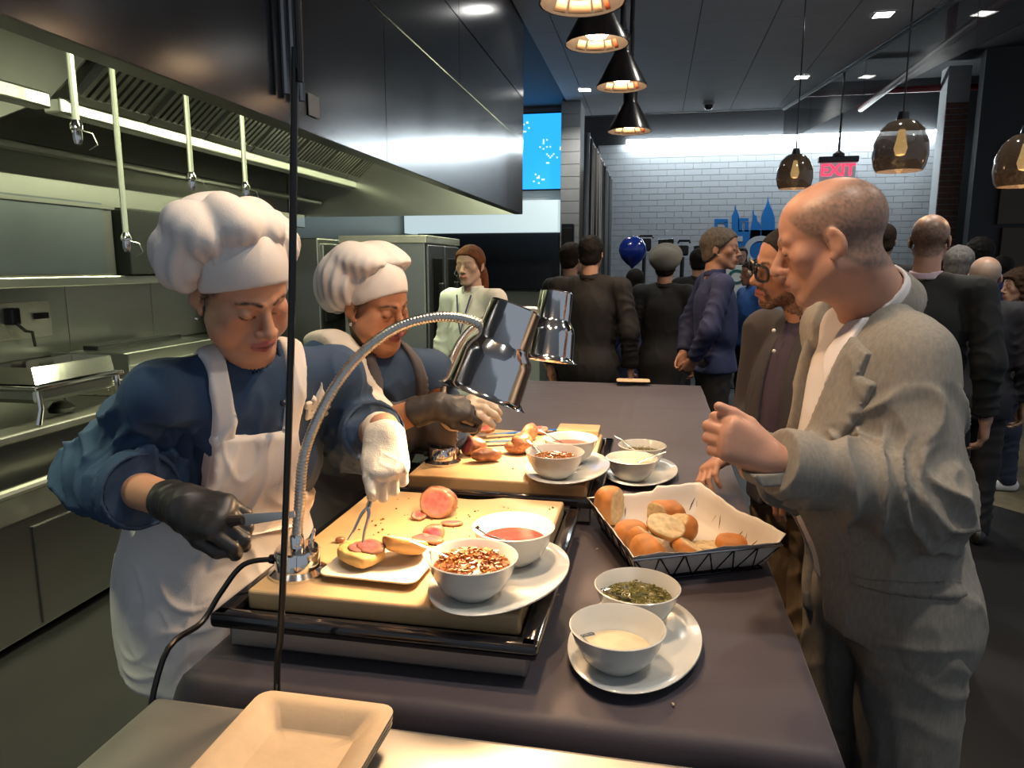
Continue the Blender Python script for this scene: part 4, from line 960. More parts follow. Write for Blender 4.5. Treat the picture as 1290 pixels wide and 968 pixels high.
# ------------------------------------------------------------------ smoky glass pendants
SMK = M('smoked pendant glass', (.055, .042, .03), .04, 0, alpha=.72, coat=.5)
for k, (u, v, d, lab) in enumerate(((1000, 238, 5.0, 'smoky glass pendant lamp hanging in front of the tiled wall'), (1132, 216, 3.4, 'smoky glass pendant lamp above the crowd by the brick pilaster'), (1287, 235, 3.3, 'smoky glass pendant lamp above the curly haired woman'))):
    c = pz(u, v, d); t = thing('pendant_lamp', lab, 'pendant lamp', tuple(c), 0, 'smoky glass pendants')
    MB().lathe([(.100, 0), (.112, .02), (.122, .07), (.118, .13), (.095, .19), (.06, .225), (.03, .235), (.03, .233), (.06, .222), (.093, .188), (.115, .13), (.119, .07), (.109, .02), (.098, .0), (.100, 0)], n=48, cap=False).build('glass', SMK, t, True)
    MB().lathe([(0, .27), (.022, .27), (.03, .23), (.02, .20), (0, .19)], n=20).build('socket', BLACKM, t, True); MB().cyl((0, 0, .27), (0, 0, 3.9-c[2] if k else 3.55-c[2]), .004, n=8).build('wire', BLACKM, t, True)
    MB().lathe([(0, .07), (.02, .075), (.03, .105), (.02, .15), (.014, .19)], n=20).build('bulb', M('clear filament bulb', (.9, .6, .3), .1, emit=(1, .62, .22), estr=3.5), t, True)
    light('POINT', 'pendant_glow', (c[0], c[1], c[2]+.03), 3, WARM, .03)
# ------------------------------------------------------------------ figure library
def seg_d(P, a, b):
    a = np.asarray(a, float); b = np.asarray(b, float); d = b-a; t = np.clip(((P-a)@d)/(d@d), 0, 1); q = P-a-t[:, None]*d; return np.sqrt((q*q).sum(1)), t
def poly_d(X, Y, pts):
    """signed distance to a 2-D polygon, negative inside"""
    d = np.full(len(X), 1e9); s = np.ones(len(X)); n = len(pts)
    for i in range(n):
        ax, ay = pts[i]; bx, by = pts[i-1]; ex, ey = bx-ax, by-ay; wx, wy = X-ax, Y-ay
        t = np.clip((wx*ex+wy*ey)/(ex*ex+ey*ey+1e-12), 0, 1); d = np.minimum(d, (wx-ex*t)**2+(wy-ey*t)**2)
        c1 = Y >= ay; c2 = Y < by; c3 = ex*wy > ey*wx; f = (c1 & c2 & c3) | (~c1 & ~c2 & ~c3); s = np.where(f, -s, s)
    return s*np.sqrt(d)
class Body:
    """joints in world metres; f = facing angle in degrees"""
    def __init__(s, pel, nb, face, head, head_yaw, head_pitch=0, head_roll=0, hs=1.0):
        s.pel, s.nb = V3(*pel), V3(*nb); a = math.radians(face); f = V3(math.cos(a), math.sin(a), 0)
        s.up = nrm(s.nb-s.pel); s.r = nrm(np.cross(f, s.up)); s.f = np.cross(s.up, s.r); s.T = np.stack([s.r, s.f, s.up], 1)
        s.fh = f; s.rh = nrm(np.cross(f, V3(0, 0, 1)))
        a = math.radians(head_yaw); hf = V3(math.cos(a), math.sin(a), 0); R = np.stack([nrm(np.cross(hf, V3(0, 0, 1))), hf, V3(0, 0, 1)], 1)
        R = R@rot_axis(V3(1, 0, 0), -math.radians(head_pitch)); R = R@rot_axis(V3(0, 1, 0), math.radians(head_roll)); s.H = R; s.hc = V3(*head); s.hs = hs
        s.org = V3(s.pel[0], s.pel[1], 0)
    def loc(s, P): return (P-s.pel)@s.T
    def wld(s, x, y, z): return s.pel+s.T@V3(x, y, z)
    def hl(s, P): return ((P-s.hc)@s.H)/s.hs
    def hw(s, *p): return s.hc+s.H@(V3(*p)*s.hs)
def add_head(S, B, eyes='down', chub=0.0, female=False, ear=True, nose=1.0, lines=0.0):
    hs, H = B.hs, B.H; w = B.hw
    E = lambda c, r, k, op='u', R=None: S.ell(w(*c), V3(*(r if hasattr(r, '__len__') else (r,)*3))*hs, H if R is None else H@R, k*hs, op)
    C = lambda a, b, ra, rb, k, op='u': S.cone(w(*a), w(*b), ra*hs, rb*hs, k*hs, op)
    E((0, -.014, .036), (.075, .095, .080), 0); E((0, .028, .040), (.062, .056, .058), .02); E((0, .026, -.03), (.060-.003*female, .058, .075), .02)
    for x in (-1, 1):
        C((x*.050, 0, -.048), (x*.020, .062, -.098), .018, .016-.002*female, .02); E((x*.043, .050, -.014), .024, .015)
        if chub: E((x*.046, .036, -.052), .030+.010*chub, .02); E((0, .03, -.100), (.045, .045, .022), .02)
        C((x*.042, .068, .022), (x*.012, .084, .020), .008 if female else .0115, .010, .011)
    E((0, .069, -.100), (.020, .016, .016), .012)
    for x in (-1, 1):
        E((x*.031, .094, .002), (.018, .015, .011), .010, 's'); E((x*.031, .0725, .001), .0148, .003)
    C((0, .084, .012), (0, .084+.021*nose, -.030), .0075, .0112*nose, .010); E((0, .084+.023*nose, -.033), (.0115*nose, .010, .010*nose), .006)
    for x in (-1, 1): E((x*.0135, .095, -.036), (.009, .011, .008), .005); E((x*.0065, .104, -.0435), (.0045, .006, .004), .003, 's')
    E((0, .074, -.064), (.032, .021, .023), .014)
    for x in (-1, 1):
        C((x*.021, .085, -.0635), (x*.002, .0935, -.0605), .0036, .0055, .004); C((x*.018, .085, -.0685), (x*.001, .0925, -.0715), .0042, .0066, .004)
    if lines:
        for x in (-1, 1): C((x*.019, .099, -.036), (x*.033, .080, -.068), .0035*lines, .003*lines, .006, 's'); C((x*.020, .089, -.0165), (x*.042, .074, -.016), .003*lines, .0025*lines, .005, 's')
    if eyes == 'open':
        for x in (-1, 1): E((x*.031, .090, .001), (.0135, .012, .0058), .002, 's')
    if ear:
        for x in (-1, 1):
            Rr = rot_axis(V3(1, 0, 0), -.22)@rot_axis(V3(0, 0, 1), x*.35)
            E((x*.077, -.014, -.004), (.0068, .0185, .030), .004, 'u', Rr); E((x*.084, -.010, .001), (.0055, .0105, .018), .003, 's', Rr); E((x*.0755, -.004, -.029), (.005, .008, .009), .004)
HLY = [-.12, -.06, -.035, -.012, .012, .03, .05, .075, .11]
def hair_line(y, z, top=.066, nape=-.085): return z-np.interp(y, HLY, [nape, nape+.01, nape+.03, -.030, .0, .012, .036, top-.004, top])
def skin_color(B, skin, brow=(.03, .018, .012), lip=(.34, .09, .07), hair=None, hairamt=0.0, hairtop=.066, beard=None, lash=True, nails=None, bald=None):
    def f(V):
        q = B.hl(V); x, y, z = np.abs(q[:, 0]), q[:, 1], q[:, 2]
        c = np.array(skin)[None]*(1+.035*vnoise(V, 28, 4)[:, None]+.03*vnoise(V, 110, 5)[:, None])
        def mix(m, col):
            nonlocal c
            m = np.clip(m, 0, 1)[:, None]; c = c*(1-m)+np.array(col)[None]*m
        red = np.exp(-(((x-.042)/.022)**2+((z+.022)/.022)**2))*(y > .03)*.35; mix(red, np.array(skin)*V3(1.05, .72, .66))
        Q = np.stack([x, y, z], 1)
        d1, _ = seg_d(Q, (.020, .086, -.0635), (0, .097, -.0605)); d2, _ = seg_d(Q, (.017, .086, -.069), (0, .096, -.0720))
        mix((.0085-np.minimum(d1, d2))/.003, lip)
        d3, _ = seg_d(Q, (.023, .087, -.0662), (0, .099, -.0665)); mix((.0042-d3)/.002*.8, np.array(lip)*.3)
        d4, _ = seg_d(Q, (.013, .094, .0215), (.030, .088, .0275)); d5, _ = seg_d(Q, (.030, .088, .0275), (.048, .070, .0225))
        mix((.0058-np.minimum(d4, d5*1.15))/.003*(.75+.25*vnoise(V, 300, 8)), brow)
        if lash:
            d6, _ = seg_d(Q, (.018, .081, -.0065), (.031, .0875, -.0095)); d7, _ = seg_d(Q, (.031, .0875, -.0095), (.045, .078, -.0045)); mix((.0034-np.minimum(d6, d7))/.0018*.9, (.015, .008, .006))
        if hair is not None:
            m = np.clip(hair_line(y, z, hairtop)/.012, 0, 1)*hairamt*(.8+.35*vnoise(V, 240, 6))*(x < .0775)
            if bald is not None: m = m*np.clip((bald-(z+.30*(y+.02)))/.022, 0, 1)
            mix(m, hair)
        if beard is not None:
            col, amt = beard; lowf = np.clip((np.interp(y, [-.02, .02, .05, .075, .1], [-.025, -.035, -.058, -.082, -.084])-z)/.010, 0, 1); mo = np.clip((.0125-np.minimum(*[seg_d(Q, a, b)[0] for a, b in (((.024, .084, -.058), (.004, .097, -.051)), ((.024, .084, -.058), (.030, .07, -.085)))]))/.006, 0, 1)
            ch = np.clip((.02-np.sqrt((x/1.1)**2+((z+.100)/1.1)**2+((y-.08))**2))/.006, 0, 1)
            lips = np.minimum(d1, d2) > .0075
            mix(np.maximum(np.maximum(lowf*(y > -.005)*(z > -.120), mo), ch)*amt*(.75+.4*vnoise(V, 260, 9))*lips, col)
        return np.clip(c, 0, 1)
    return f
def add_hand(S, w, d, n, side, curls, thumb, sc=1.0, fat=1.0, spread=1.0):
    """w wrist, d finger direction, n back-of-hand normal, side +1: thumb towards cross(d, n)"""
    d = nrm(d); n = nrm(n-d*np.dot(n, d)); x = np.cross(d, n)*side; k = .010*sc
    P = lambda a, b, c: w+(x*a+d*b+n*c)*sc
    xs = [.027, .009, -.009, -.026]; ys = [.086, .090, .086, .078]; Ls = [(.043, .026, .021), (.047, .030, .022), (.043, .028, .022), (.034, .021, .019)]
    for i in range(4): S.cone(P(xs[i]*.62, .012, 0), P(xs[i], ys[i], .002), .0155*sc*fat, .0125*sc*fat, k*1.6)
    S.ell(P(.004, .048, -.004), V3(.036, .040, .016)*sc*fat, np.stack([x, d, n], 1), k)
    tips = []
    for i in range(4):
        p = P(xs[i], ys[i], .001); a = 0; dr = d+x*(.07*(1.5-i)*spread); dr = nrm(dr)
        for j in range(3):
            a += curls[i][j] if hasattr(curls[i], '__len__') else curls[i]; v = dr*math.cos(a)-n*math.sin(a); q = p+v*Ls[i][j]*sc
            S.cone(p, q, (.0098-.0009*j)*sc*fat, (.0089-.0009*j)*sc*fat, .004*sc); p = q
        tips.append(p)
    tb = P(.020, .018, -.006); ds = [nrm(x*t[0]+d*t[1]+n*t[2]) for t in thumb]; p = tb
    for j, (v, L) in enumerate(zip(ds, (.044, .034, .028))):
        q = p+v*L*sc; S.cone(p, q, (.0145-.0022*j)*sc*fat, (.0122-.0018*j)*sc*fat, (.010 if j == 0 else .004)*sc); p = q
    return tips, p
def torso(S, B, w=.175, dep=.115, belly=0.0, bust=0.0, off=0.0, sh=None, low=-.02, k=.07, shr=.05):
    L = np.linalg.norm(B.nb-B.pel); T = B.T; W = B.wld
    S.ell(W(0, -.005, low), V3(w+.004, dep+.012, .17)+off, T, k); S.ell(W(0, .012+belly*.4, L*.36), V3(w-.006+belly*.3, dep+belly*.5, .19)+off, T, k); S.ell(W(0, .005, L*.66), V3(w-.004, dep+.004, .17)+off, T, k)
    if bust:
        for x in (-1, 1): S.ell(W(x*.075, dep*.62, L*.58), V3(.075, .055+bust, .075)+off, T, .05)
    a, b = sh; S.cone(a+(b-a)*.10, b+(a-b)*.10, shr+off, shr+off, k)
    for q in sh: S.cone(B.nb+(q-B.nb)*.05-B.up*.012, q, .044+off, .050+off, .035)
def sleeve(S, pts, rs, off=0.0, k=.035):
    for i in range(len(pts)-1): S.cone(pts[i], pts[i+1], rs[i]+off, rs[i+1]+off, k)
def cuff(S, at, d, rad=.1):
    at = V3(*at); d = nrm(d)
    S.post.append(lambda P, dd: np.where(((P-at)**2).sum(1) < rad*rad, smax(dd, (P-at)@d, .004), dd))
def hem(S, z, k=.006, slope=None):
    S.post.append(lambda P, d: smax(d, z-P[:, 2]+(0 if slope is None else slope(P)), k))
def cloth_folds(limbs=(), amp=.004, seed=0, freq=9.0, stretch=(1, 1, .45)):
    """soft drape noise plus wrinkle rings along limbs: (a, b, amp, wavelength, lo, hi, skew)"""
    def f(V):
        rg = 1-np.abs(vnoise(V*V3(1.2, 1.2, .5), freq*1.7, seed+7)); d = amp*vnoise(V*V3(*stretch), freq, seed)+amp*.5*vnoise(V*V3(*stretch), freq*2.3, seed+1)+amp*.9*(rg**4-.2)
        for (a, b, am, wl, lo, hi, sk) in limbs:
            a = np.asarray(a, float); b = np.asarray(b, float); dist, t = seg_d(V, a, b); ax = nrm(b-a); L = np.linalg.norm(b-a); sd = nrm(np.cross(ax, V3(.3, .2, 1))); up = np.cross(ax, sd)
            m = np.clip((.13-dist)/.04, 0, 1)*np.clip((t-lo)/.12, 0, 1)*np.clip((hi-t)/.12, 0, 1)
            ph = (t*L+sk*((V-a)@sd)+.5*sk*((V-a)@up))/wl+1.3*vnoise(V, 7, seed+3)
            rid = 1-np.abs(np.sin(ph*math.pi)); d += am*m*(rid**1.5*1.6-.55)*(.7+.5*vnoise(V, 8, seed+4))
        return d
    return f
def fabric(name, col, rough=.8, var=.12, sheen=.0, bs=420): return M(name, col, rough, 0, var=var, vscale=14, bump=.18, bscale=bs, sheen=sheen)
def legs(B, root, hips, knees, ankles, mat, shoe_mat, res=.008, r=(.092, .068, .060), face=None, fold=.004, name='trousers', zhip=None):
    S = SDF(); f = B.fh; T = np.stack([B.rh, f, V3(0, 0, 1)], 1)
    S.ell((hips[0]+hips[1])/2+V3(0, 0, .03), (.165, .125, .13), T, .05)
    for h, kn, an in zip(hips, knees, ankles): S.cone(h, kn, r[0], r[1], .04); S.cone(kn, an, r[1], r[2], .03)
    hem(S, .045, .004)
    sdf_obj(name, S, res, mat, root, disp=cloth_folds([(kn, an, fold*1.6, .07, .1, 1.1, .5) for kn, an in zip(knees, ankles)]+[(h, kn, fold, .09, .0, 1.0, .8) for h, kn in zip(hips, knees)], fold, 3), origin=B.org)
    for an in ankles:
        sh_ = SDF(); c = V3(an[0], an[1], 0); sh_.ell(c+f*.06+V3(0, 0, .035), (.043, .135, .045), T); sh_.ell(c-f*.02+V3(0, 0, .05), (.038, .055, .055), T, .03); sh_.post.append(lambda P, d: smax(d, .004-P[:, 2], .004))
        sdf_obj('shoe', sh_, .012, shoe_mat, root, origin=B.org)
def eyeballs(B, root, iris=(.05, .025, .012), look=(0, 0)):
    em = M('eyeball', (.8, .78, .74), .12, 0, attr='Col', coat=.5)
    for x in (-1, 1):
        S = SDF(); c = B.hw(x*.031, .0735, .001); S.ell(c, (.0126*B.hs,)*3)
        dr = B.H@nrm(V3(look[0], 1, look[1]))
        def cf(V):
            a = ((V-c)/(.0126*B.hs))@dr; col = np.tile(np.array((.74, .70, .66)), (len(V), 1)); col[a > .86] = iris; col[a > .965] = (.004, .004, .004); return col
        sdf_obj('eye', S, .0018, em, root, color=cf, origin=B.org)
SHOEB = M('black leather shoe', (.012, .011, .011), .35)
SKIN = M('skin', (.4, .2, .12), .42, 0, attr='Col', bump=.12, bscale=350, sss=.08, spec=.4)
def neck(S, B, r=.054, r2=.060): S.cone(B.hw(0, -.026, -.045), B.nb-B.up*.005, r*B.hs, r2*B.hs, .025)
def core(S, B, sh, arms, low=True):
    S.cone(B.pel, B.nb-B.up*.06, .055, .06, .03)
    for q, (el, wr, re, rw) in zip(sh, arms): S.cone(B.nb-B.up*.06, q, .045, .038, .03); S.cone(q, el, .040, .036, .02); S.cone(el, wr, re, rw, .02)
def band_collar(B, name, root, mat, r0, h0, h1, open_ang, res=.004, th=.004, lean=.0, axis=None):
    """stand collar: a ring round the neck between heights h0 and h1 along the neck axis, open at the front"""
    a = B.nb; ax = nrm(B.hw(0, -.026, -.045)-B.nb) if axis is None else axis; S = SDF(); S.cone(a-ax*.05, a+ax*.12, r0+.02, r0+.02)
    fr_ = nrm(B.f-ax*np.dot(B.f, ax)); rt = np.cross(fr_, ax)
    def post(P, d):
        q = P-a; h = q@ax; x, y = q@rt, q@fr_; rad = np.hypot(x, y)-(r0+lean*(h-h0)); ang = np.abs(np.arctan2(x, y))
        return np.maximum(np.maximum(np.abs(rad)-th, np.maximum(h0-h, h-(h1-.012*np.clip((ang-2)/1, 0, 1)))), (open_ang-ang)*.06)
    S.p = [(kd, pr, op, k, c, br) for kd, pr, op, k, c, br in S.p]; S.post.append(post)
    return sdf_obj(name, S, res, mat, root, origin=B.org)
def shell(name, base, off, region, res, mat, root, B, disp=None, inner=None):
    S = base.copy()
    S.post = S.post+[lambda P, d: np.maximum(d-off, region(P))]
    if inner is not None: S.post.append(lambda P, d: d)
    return sdf_obj(name, S, res, mat, root, disp=disp, origin=B.org, relax=1)
def person(label, B, group=None):
    t = thing('person', label, 'person', tuple(B.org), 0, group); return t
def hair_cap(B, root, mat, thick=.008, top=.066, nape=-.085, res=.004, lumps=(), disp=None, cutface=True, name='hair'):
    S = SDF(); hs, H = B.hs, B.H
    S.ell(B.hw(0, -.014, .036), (V3(.075, .095, .080)+thick)*hs, H); S.ell(B.hw(0, .026, .040), (V3(.062, .056, .058)+thick*.8)*hs, H, .02); S.ell(B.hw(0, -.03, -.03), (V3(.066, .068, .065)+thick*.6)*hs, H, .02)
    if cutface: S.post.append(lambda P, d: smax(d, -hair_line(B.hl(P)[:, 1], B.hl(P)[:, 2], top, nape)*hs*.8, .004))
    S2 = S
    for (c, r) in lumps: S.ell(B.hw(*c), V3(*r)*hs, H, .02)
    if lumps and cutface:
        p = S.post[0]; S.post = [lambda P, d: np.where((B.hl(P)[:, 1] > .0) & (np.abs(B.hl(P)[:, 0]) < .07), p(P, d), d)]
    return sdf_obj(name, S, res, mat, root, disp=disp, origin=B.org)
HAIRM = lambda n, c: M('hair '+n, c, .75, 0, var=.5, vscale=120, spec=.2, bump=.5, bscale=260, stretch=(1, 1, .25))
# ------------------------------------------------------------------ near chef: carves at the first board
NAVY = fabric('blue chef jacket', (.018, .048, .105)); WHITEC = fabric('white apron cotton', (.74, .70, .66), .8, .06); TROUS = fabric('black trousers', (.012, .012, .014))
WHITEH = fabric('white toque cotton', (.76, .72, .68), .8, .05)
B = Body((-.985, 1.42, .93), pz(314, 452, 1.44), -40, pz(303, 368, 1.37), -27, 26, 9, 1.02)
P1 = person('chef in blue jacket, white apron and puffy white toque, carving with a two-pronged fork', B)
shR, elR, wrR = pz(206, 500, 1.36), pz(124, 600, 1.46), pz(222, 634, 1.23); shL, elL, wrL = pz(424, 474, 1.56), pz(452, 556, 1.66), pz(484, 538, 1.43)
S = SDF(); add_head(S, B, 'down', .25, True); neck(S, B, .047, .052); core(S, B, (shR, shL), ((elR, wrR, .042, .029), (elL, wrL, .042, .029)))
for x in (-1, 1): S.cone(B.hw(x*.020, .088, -.0655), B.hw(x*.029, .080, -.0605), .0035, .0025, .004)
sdf_obj('body', S, .0037, SKIN, P1, color=skin_color(B, (.57, .295, .18), lip=(.42, .13, .12), hair=(.02, .012, .008), hairamt=.9, hairtop=.09), origin=B.org)
J = SDF(); torso(J, B, .172, .118, .02, .02, 0, (shR, shL)); sleeve(J, (shR, elR, elR+(wrR-elR)*.62), (.064, .072, .070)); sleeve(J, (shL, elL, elL+(wrL-elL)*.66), (.062, .070, .064))
J.ell(B.pel+V3(0, 0, -.08), (.19, .145, .26), np.stack([B.rh, B.fh, V3(0, 0, 1)], 1), .06)
dR, dL = nrm(wrR-elR), nrm(wrL-elL); cR, cL = elR+(wrR-elR)*.60, elL+(wrL-elL)*.66
JT = J.copy(); cuff(J, cR, dR, .13); cuff(J, cL, dL, .12); hem(J, .80)
J.cone(B.hw(0, -.026, -.045)+B.up*.0, B.nb-B.up*.01, .054, .056, 0, 's')
fj = cloth_folds([(shR, elR, .013, .085, .1, 1.1, .9), (elR, cR, .012, .06, -.1, 1.1, .7), (shL, elL, .007, .06, .1, 1.1, .9), (elL, cL, .006, .04, 0, 1.1, .6), (B.wld(.12, .08, .1), B.wld(.1, .09, .45), .005, .09, .0, 1.0, 1.0)], .006, 1)
sdf_obj('jacket', J, .0052, NAVY, P1, disp=fj, origin=B.org)
for (c, d, r_) in ((cR, dR, .071), (cL, dL, .066)):                     # turned-back cuffs
    Cf = SDF(); Cf.cone(c-d*.035, c+d*.004, r_+.006, r_+.002); Cf.post.append(lambda P, dd, c=c, d=d: np.maximum(np.maximum(dd, (P-c)@d-.004), -((P-c)@d)-.036)); Cf.cone(c-d*.1, c+d*.1, r_-.006, r_-.006, 0, 's')
    sdf_obj('cuff', Cf, .0045, NAVY, P1, disp=cloth_folds((), .003, 5), origin=B.org)
band_collar(B, 'collar', P1, NAVY, .060, -.02, .020, .95, lean=.1)
# apron: bib, skirt and neck straps follow the jacket
TV = np.stack([B.rh, B.fh, V3(0, 0, 1)], 1); A = JT.copy(); A.ell(B.pel+B.fh*.03+V3(0, 0, -.16), (.205, .165, .42), TV, .06)
def ap(P):
    q = B.loc(P); x, y, z = q[:, 0], q[:, 1], q[:, 2]; w_ = np.interp(z, [-.5, .10, .22, .30, .42], [.30, .30, .165, .095, .080])
    return np.maximum(np.maximum(np.abs(x)-w_, z-.425), np.maximum(np.where(z < .12, -.05-y, .02-y), .70-P[:, 2]))
fa_ = cloth_folds([(B.wld(.1, .1, .1), B.wld(.08, .12, -.3), .007, .10, 0, 1.1, .2), (B.wld(-.08, .1, .2), B.wld(.1, .12, .12), .004, .08, 0, 1, .3)], .003, 8, 6)
shell('apron', A, .010, ap, .0052, WHITEC, P1, B, disp=lambda V: np.maximum(fj(V), fa_(V)*.8)+.002)
for x in (-1, 1):
    path = [B.wld(x*.066, .15, .40), B.wld(x*.062, .13, .47), B.wld(x*.066, .07, .545), B.wld(x*.060, .01, .575), B.wld(x*.04, -.06, .56)]
    def strap(P, path=path): return np.min([seg_d(P, path[i], path[i+1])[0] for i in range(len(path)-1)], 0)-.045
    Jn = JT.copy()
    def rg(P, x=x, path=path):
        q = B.loc(P); xc = np.interp(q[:, 2], [.38, .47, .56], [x*.064, x*.068, x*.078]); return np.maximum(np.maximum(np.abs(q[:, 0]-xc)-.0165, .39-q[:, 2]), -.05-q[:, 1])
    shell('apron_strap', Jn, .009, rg, .004, WHITEC, P1, B, disp=lambda V: fj(V)+.002)
MB().tube([B.wld(.17, .05, .20), B.wld(.10, .140, .205), B.wld(0, .158, .205), B.wld(-.10, .150, .20), B.wld(-.17, .05, .20)], .008, 8, flat=.4).build('apron_tie', WHITEC, P1, True, loc=tuple(-B.org))
# jacket emblem, pen, buttons
EMB = M('pale embroidery', (.70, .66, .60), .7)
def emblem(B, J, root, cx_, cz_, s, fold, ymax=.3):
    def put(pts, name='emblem'):
        def rg(P):
            q = B.loc(P); return np.maximum(poly_d((q[:, 0]-cx_)/-s, (q[:, 2]-cz_)/s, pts)*s, np.maximum(.02-q[:, 1], np.sqrt(((q-V3(cx_, .10, cz_))**2).sum(1))-.075))
        return shell(name, J, .0042, rg, .0022, EMB, root, B, disp=lambda V: fold(V)+.0012)
    put([(-.9, -.1), (-.9, .35), (-.55, .35), (-.5, .1), (-.4, .35), (-.4, .75), (-.3, .5), (-.1, .4), (-.1, .9), (.05, 1.3), (.1, 1.75), (.16, 1.3), (.4, .9), (.45, -.05), (.2, -.1)])
E_BASE = JT.copy(); emblem(B, E_BASE, P1, -.124, .466, .030, fj, .15)
for nm, bx in (('E', -.102), ('C', -.128)):
    pts = [(0, 0), (1, 0), (1, .22), (.28, .22), (.28, .40), (.85, .40), (.85, .60), (.28, .60), (.28, .78), (1, .78), (1, 1), (0, 1)] if nm == 'E' else [(.25, 0), (1, 0), (1, .25), (.35, .25), (.26, .36), (.26, .64), (.35, .75), (1, .75), (1, 1), (.25, 1), (0, .75), (0, .25)]
    def rg(P, pts=pts, bx=bx):
        q = B.loc(P); return np.maximum(poly_d((q[:, 0]-bx)/-.024, (q[:, 2]-.436)/.028, pts)*.024, np.maximum(np.maximum(.02-q[:, 1], q[:, 1]-.112), np.sqrt(((q-V3(-.125, .09, .455))**2).sum(1))-.06))
    shell('emblem_letter', E_BASE, .0042, rg, .002, EMB, P1, B, disp=lambda V: fj(V)+.0015)
pa, pb = shL+(elL-shL)*.30+B.f*.068-B.r*.01, shL+(elL-shL)*.62+B.f*.070-B.r*.02
MB().tube([pa, pb], .0045, 8).build('pen', BLACKP, P1, True, loc=tuple(-B.org))
b = MB().ball(B.wld(-.035, .118, .50), .008, n=8).build('button', M('navy button', (.01, .02, .04), .4), P1, True, loc=tuple(-B.org))
# toque: band and gathered crown
def toque(B, root, lobes, front, seed):
    hs = B.hs; S = SDF(); S.ell(B.hw(0, -.012, .046), (.0845, .1055, .112), B.H)
    def bandcut(P, d):
        q = B.hl(P); lo = np.interp(q[:, 1], [-.1, -.03, .03, .09], [-.02, -.005, .025, front]); hi = np.interp(q[:, 1], [-.1, 0, .06, .09], [.04, .10, front+.085, front+.09]); return np.maximum(np.maximum(d, lo-q[:, 2]), q[:, 2]-hi)
    S.post.append(bandcut); sdf_obj('toque_band', S, .004, WHITEH, root, disp=cloth_folds((), .0012, seed), origin=B.org)
    C = SDF(); C.ell(B.hw(0, -.02, .085), (.080, .098, .055), B.H)
    for (c, r) in lobes: C.ell(B.hw(*c), r, B.H, .012)
    def cutface(P, d):
        q = B.hl(P); return smax(d, np.interp(q[:, 1], [-.2, -.09, .0, .05, .12], [-.3, -.3, -.06 if seed % 2 else .02, front+.06, front+.09])-q[:, 2], .01)
    C.post.append(lambda P, d: np.where(np.abs(B.hl(P)[:, 0]) < .088, cutface(P, d), d))
    def pl(V):
        q = B.hl(V); a = np.arctan2(q[:, 0], q[:, 1]+.02); rr = np.hypot(q[:, 0], q[:, 1]+.02); m = np.clip((.155-q[:, 2])/.07, 0, 1)*np.clip((rr-.05)/.03, 0, 1)
        return .0035*m*np.sin(a*22+3*vnoise(V, 9, seed))+.006*vnoise(V, 9, seed+1)+.003*vnoise(V, 22, seed+2)
    sdf_obj('toque_crown', C, .004, WHITEH, root, disp=pl, origin=B.org)
toque(B, P1, [((.072, -.035, .118), (.048, .070, .048)), ((.098, -.045, .060), (.040, .060, .060)), ((.020, -.005, .142), (.046, .070, .048)), ((-.035, -.02, .128), (.045, .075, .045)), ((-.078, -.035, .085), (.042, .075, .055)), ((-.092, -.055, .015), (.030, .060, .075)), ((0, -.10, .08), (.09, .06, .08))], .060, 11)
for x in (1,): MB().ball(B.hw(x*.083, -.003, -.041), .0042, n=8).build('earring', CHROME, P1, True, loc=tuple(-B.org))
legs(B, P1, (V3(-.965, 1.42, .90)+B.rh*.09, V3(-.965, 1.42, .90)-B.rh*.09), (V3(-.965, 1.42, .5)+B.rh*.1, V3(-.965, 1.42, .5)-B.rh*.1), (V3(-.97, 1.43, .08)+B.rh*.1, V3(-.97, 1.43, .08)-B.rh*.1), TROUS, SHOEB)
# gloves: black on the right hand, white knit on the left
BGLOVE = M('black nitrile glove', (.022, .021, .021), .42, bump=.15, bscale=60); WGLOVE = M('white knit glove', (.72, .66, .55), .85, bump=.5, bscale=380, var=.06, vscale=60)
G = SDF(); hd_ = pz(296, 657, 1.18)-wrR; nB = nrm(-ray(250, 630)+V3(0, 0, .55))
tipsR, thR = add_hand(G, wrR+nrm(hd_)*.012, hd_, nB, 1, [(.75, 1.1, .5), (.85, 1.2, .6), (.9, 1.25, .7), (.95, 1.3, .7)], [(.35, .8, -.45), (.05, .9, -.45), (-.3, .9, -.2)], 1.06, 1.12)
G.cone(wrR-dR*.035, wrR+nrm(hd_)*.02, .037, .034, .02)
G.post.append(lambda P, d: smax(d, -((P-(wrR-dR*.035))@dR), .003)); sdf_obj('glove', G, .0028, BGLOVE, P1, disp=cloth_folds([(wrR-dR*.04, wrR+nrm(hd_)*.05, .002, .02, 0, 1, .4)], .0012, 3, 25), origin=B.org)
G = SDF(); hd2 = pz(490, 600, 1.37)-wrL; nW = nrm(-ray(487, 560)+V3(.1, 0, .35))
tL, thL = add_hand(G, wrL+nrm(hd2)*.01, hd2, nW, 1 if np.dot(np.cross(nrm(hd2), nW), _r) < 0 else -1, [(.75, 1.2, .5), (.95, 1.4, .7), (1.05, 1.4, .8), (1.15, 1.4, .8)], [(.30, .9, .05), (.05, 1, -.05), (-.1, 1, -.15)], 1.06, 1.12)
G.cone(wrL-dL*.04, wrL+nrm(hd2)*.02, .036, .034, .02); G.post.append(lambda P, d: smax(d, -((P-(wrL-dL*.045))@dL), .003))
sdf_obj('glove', G, .0028, WGLOVE, P1, disp=cloth_folds((), .0012, 4, 30), origin=B.org)
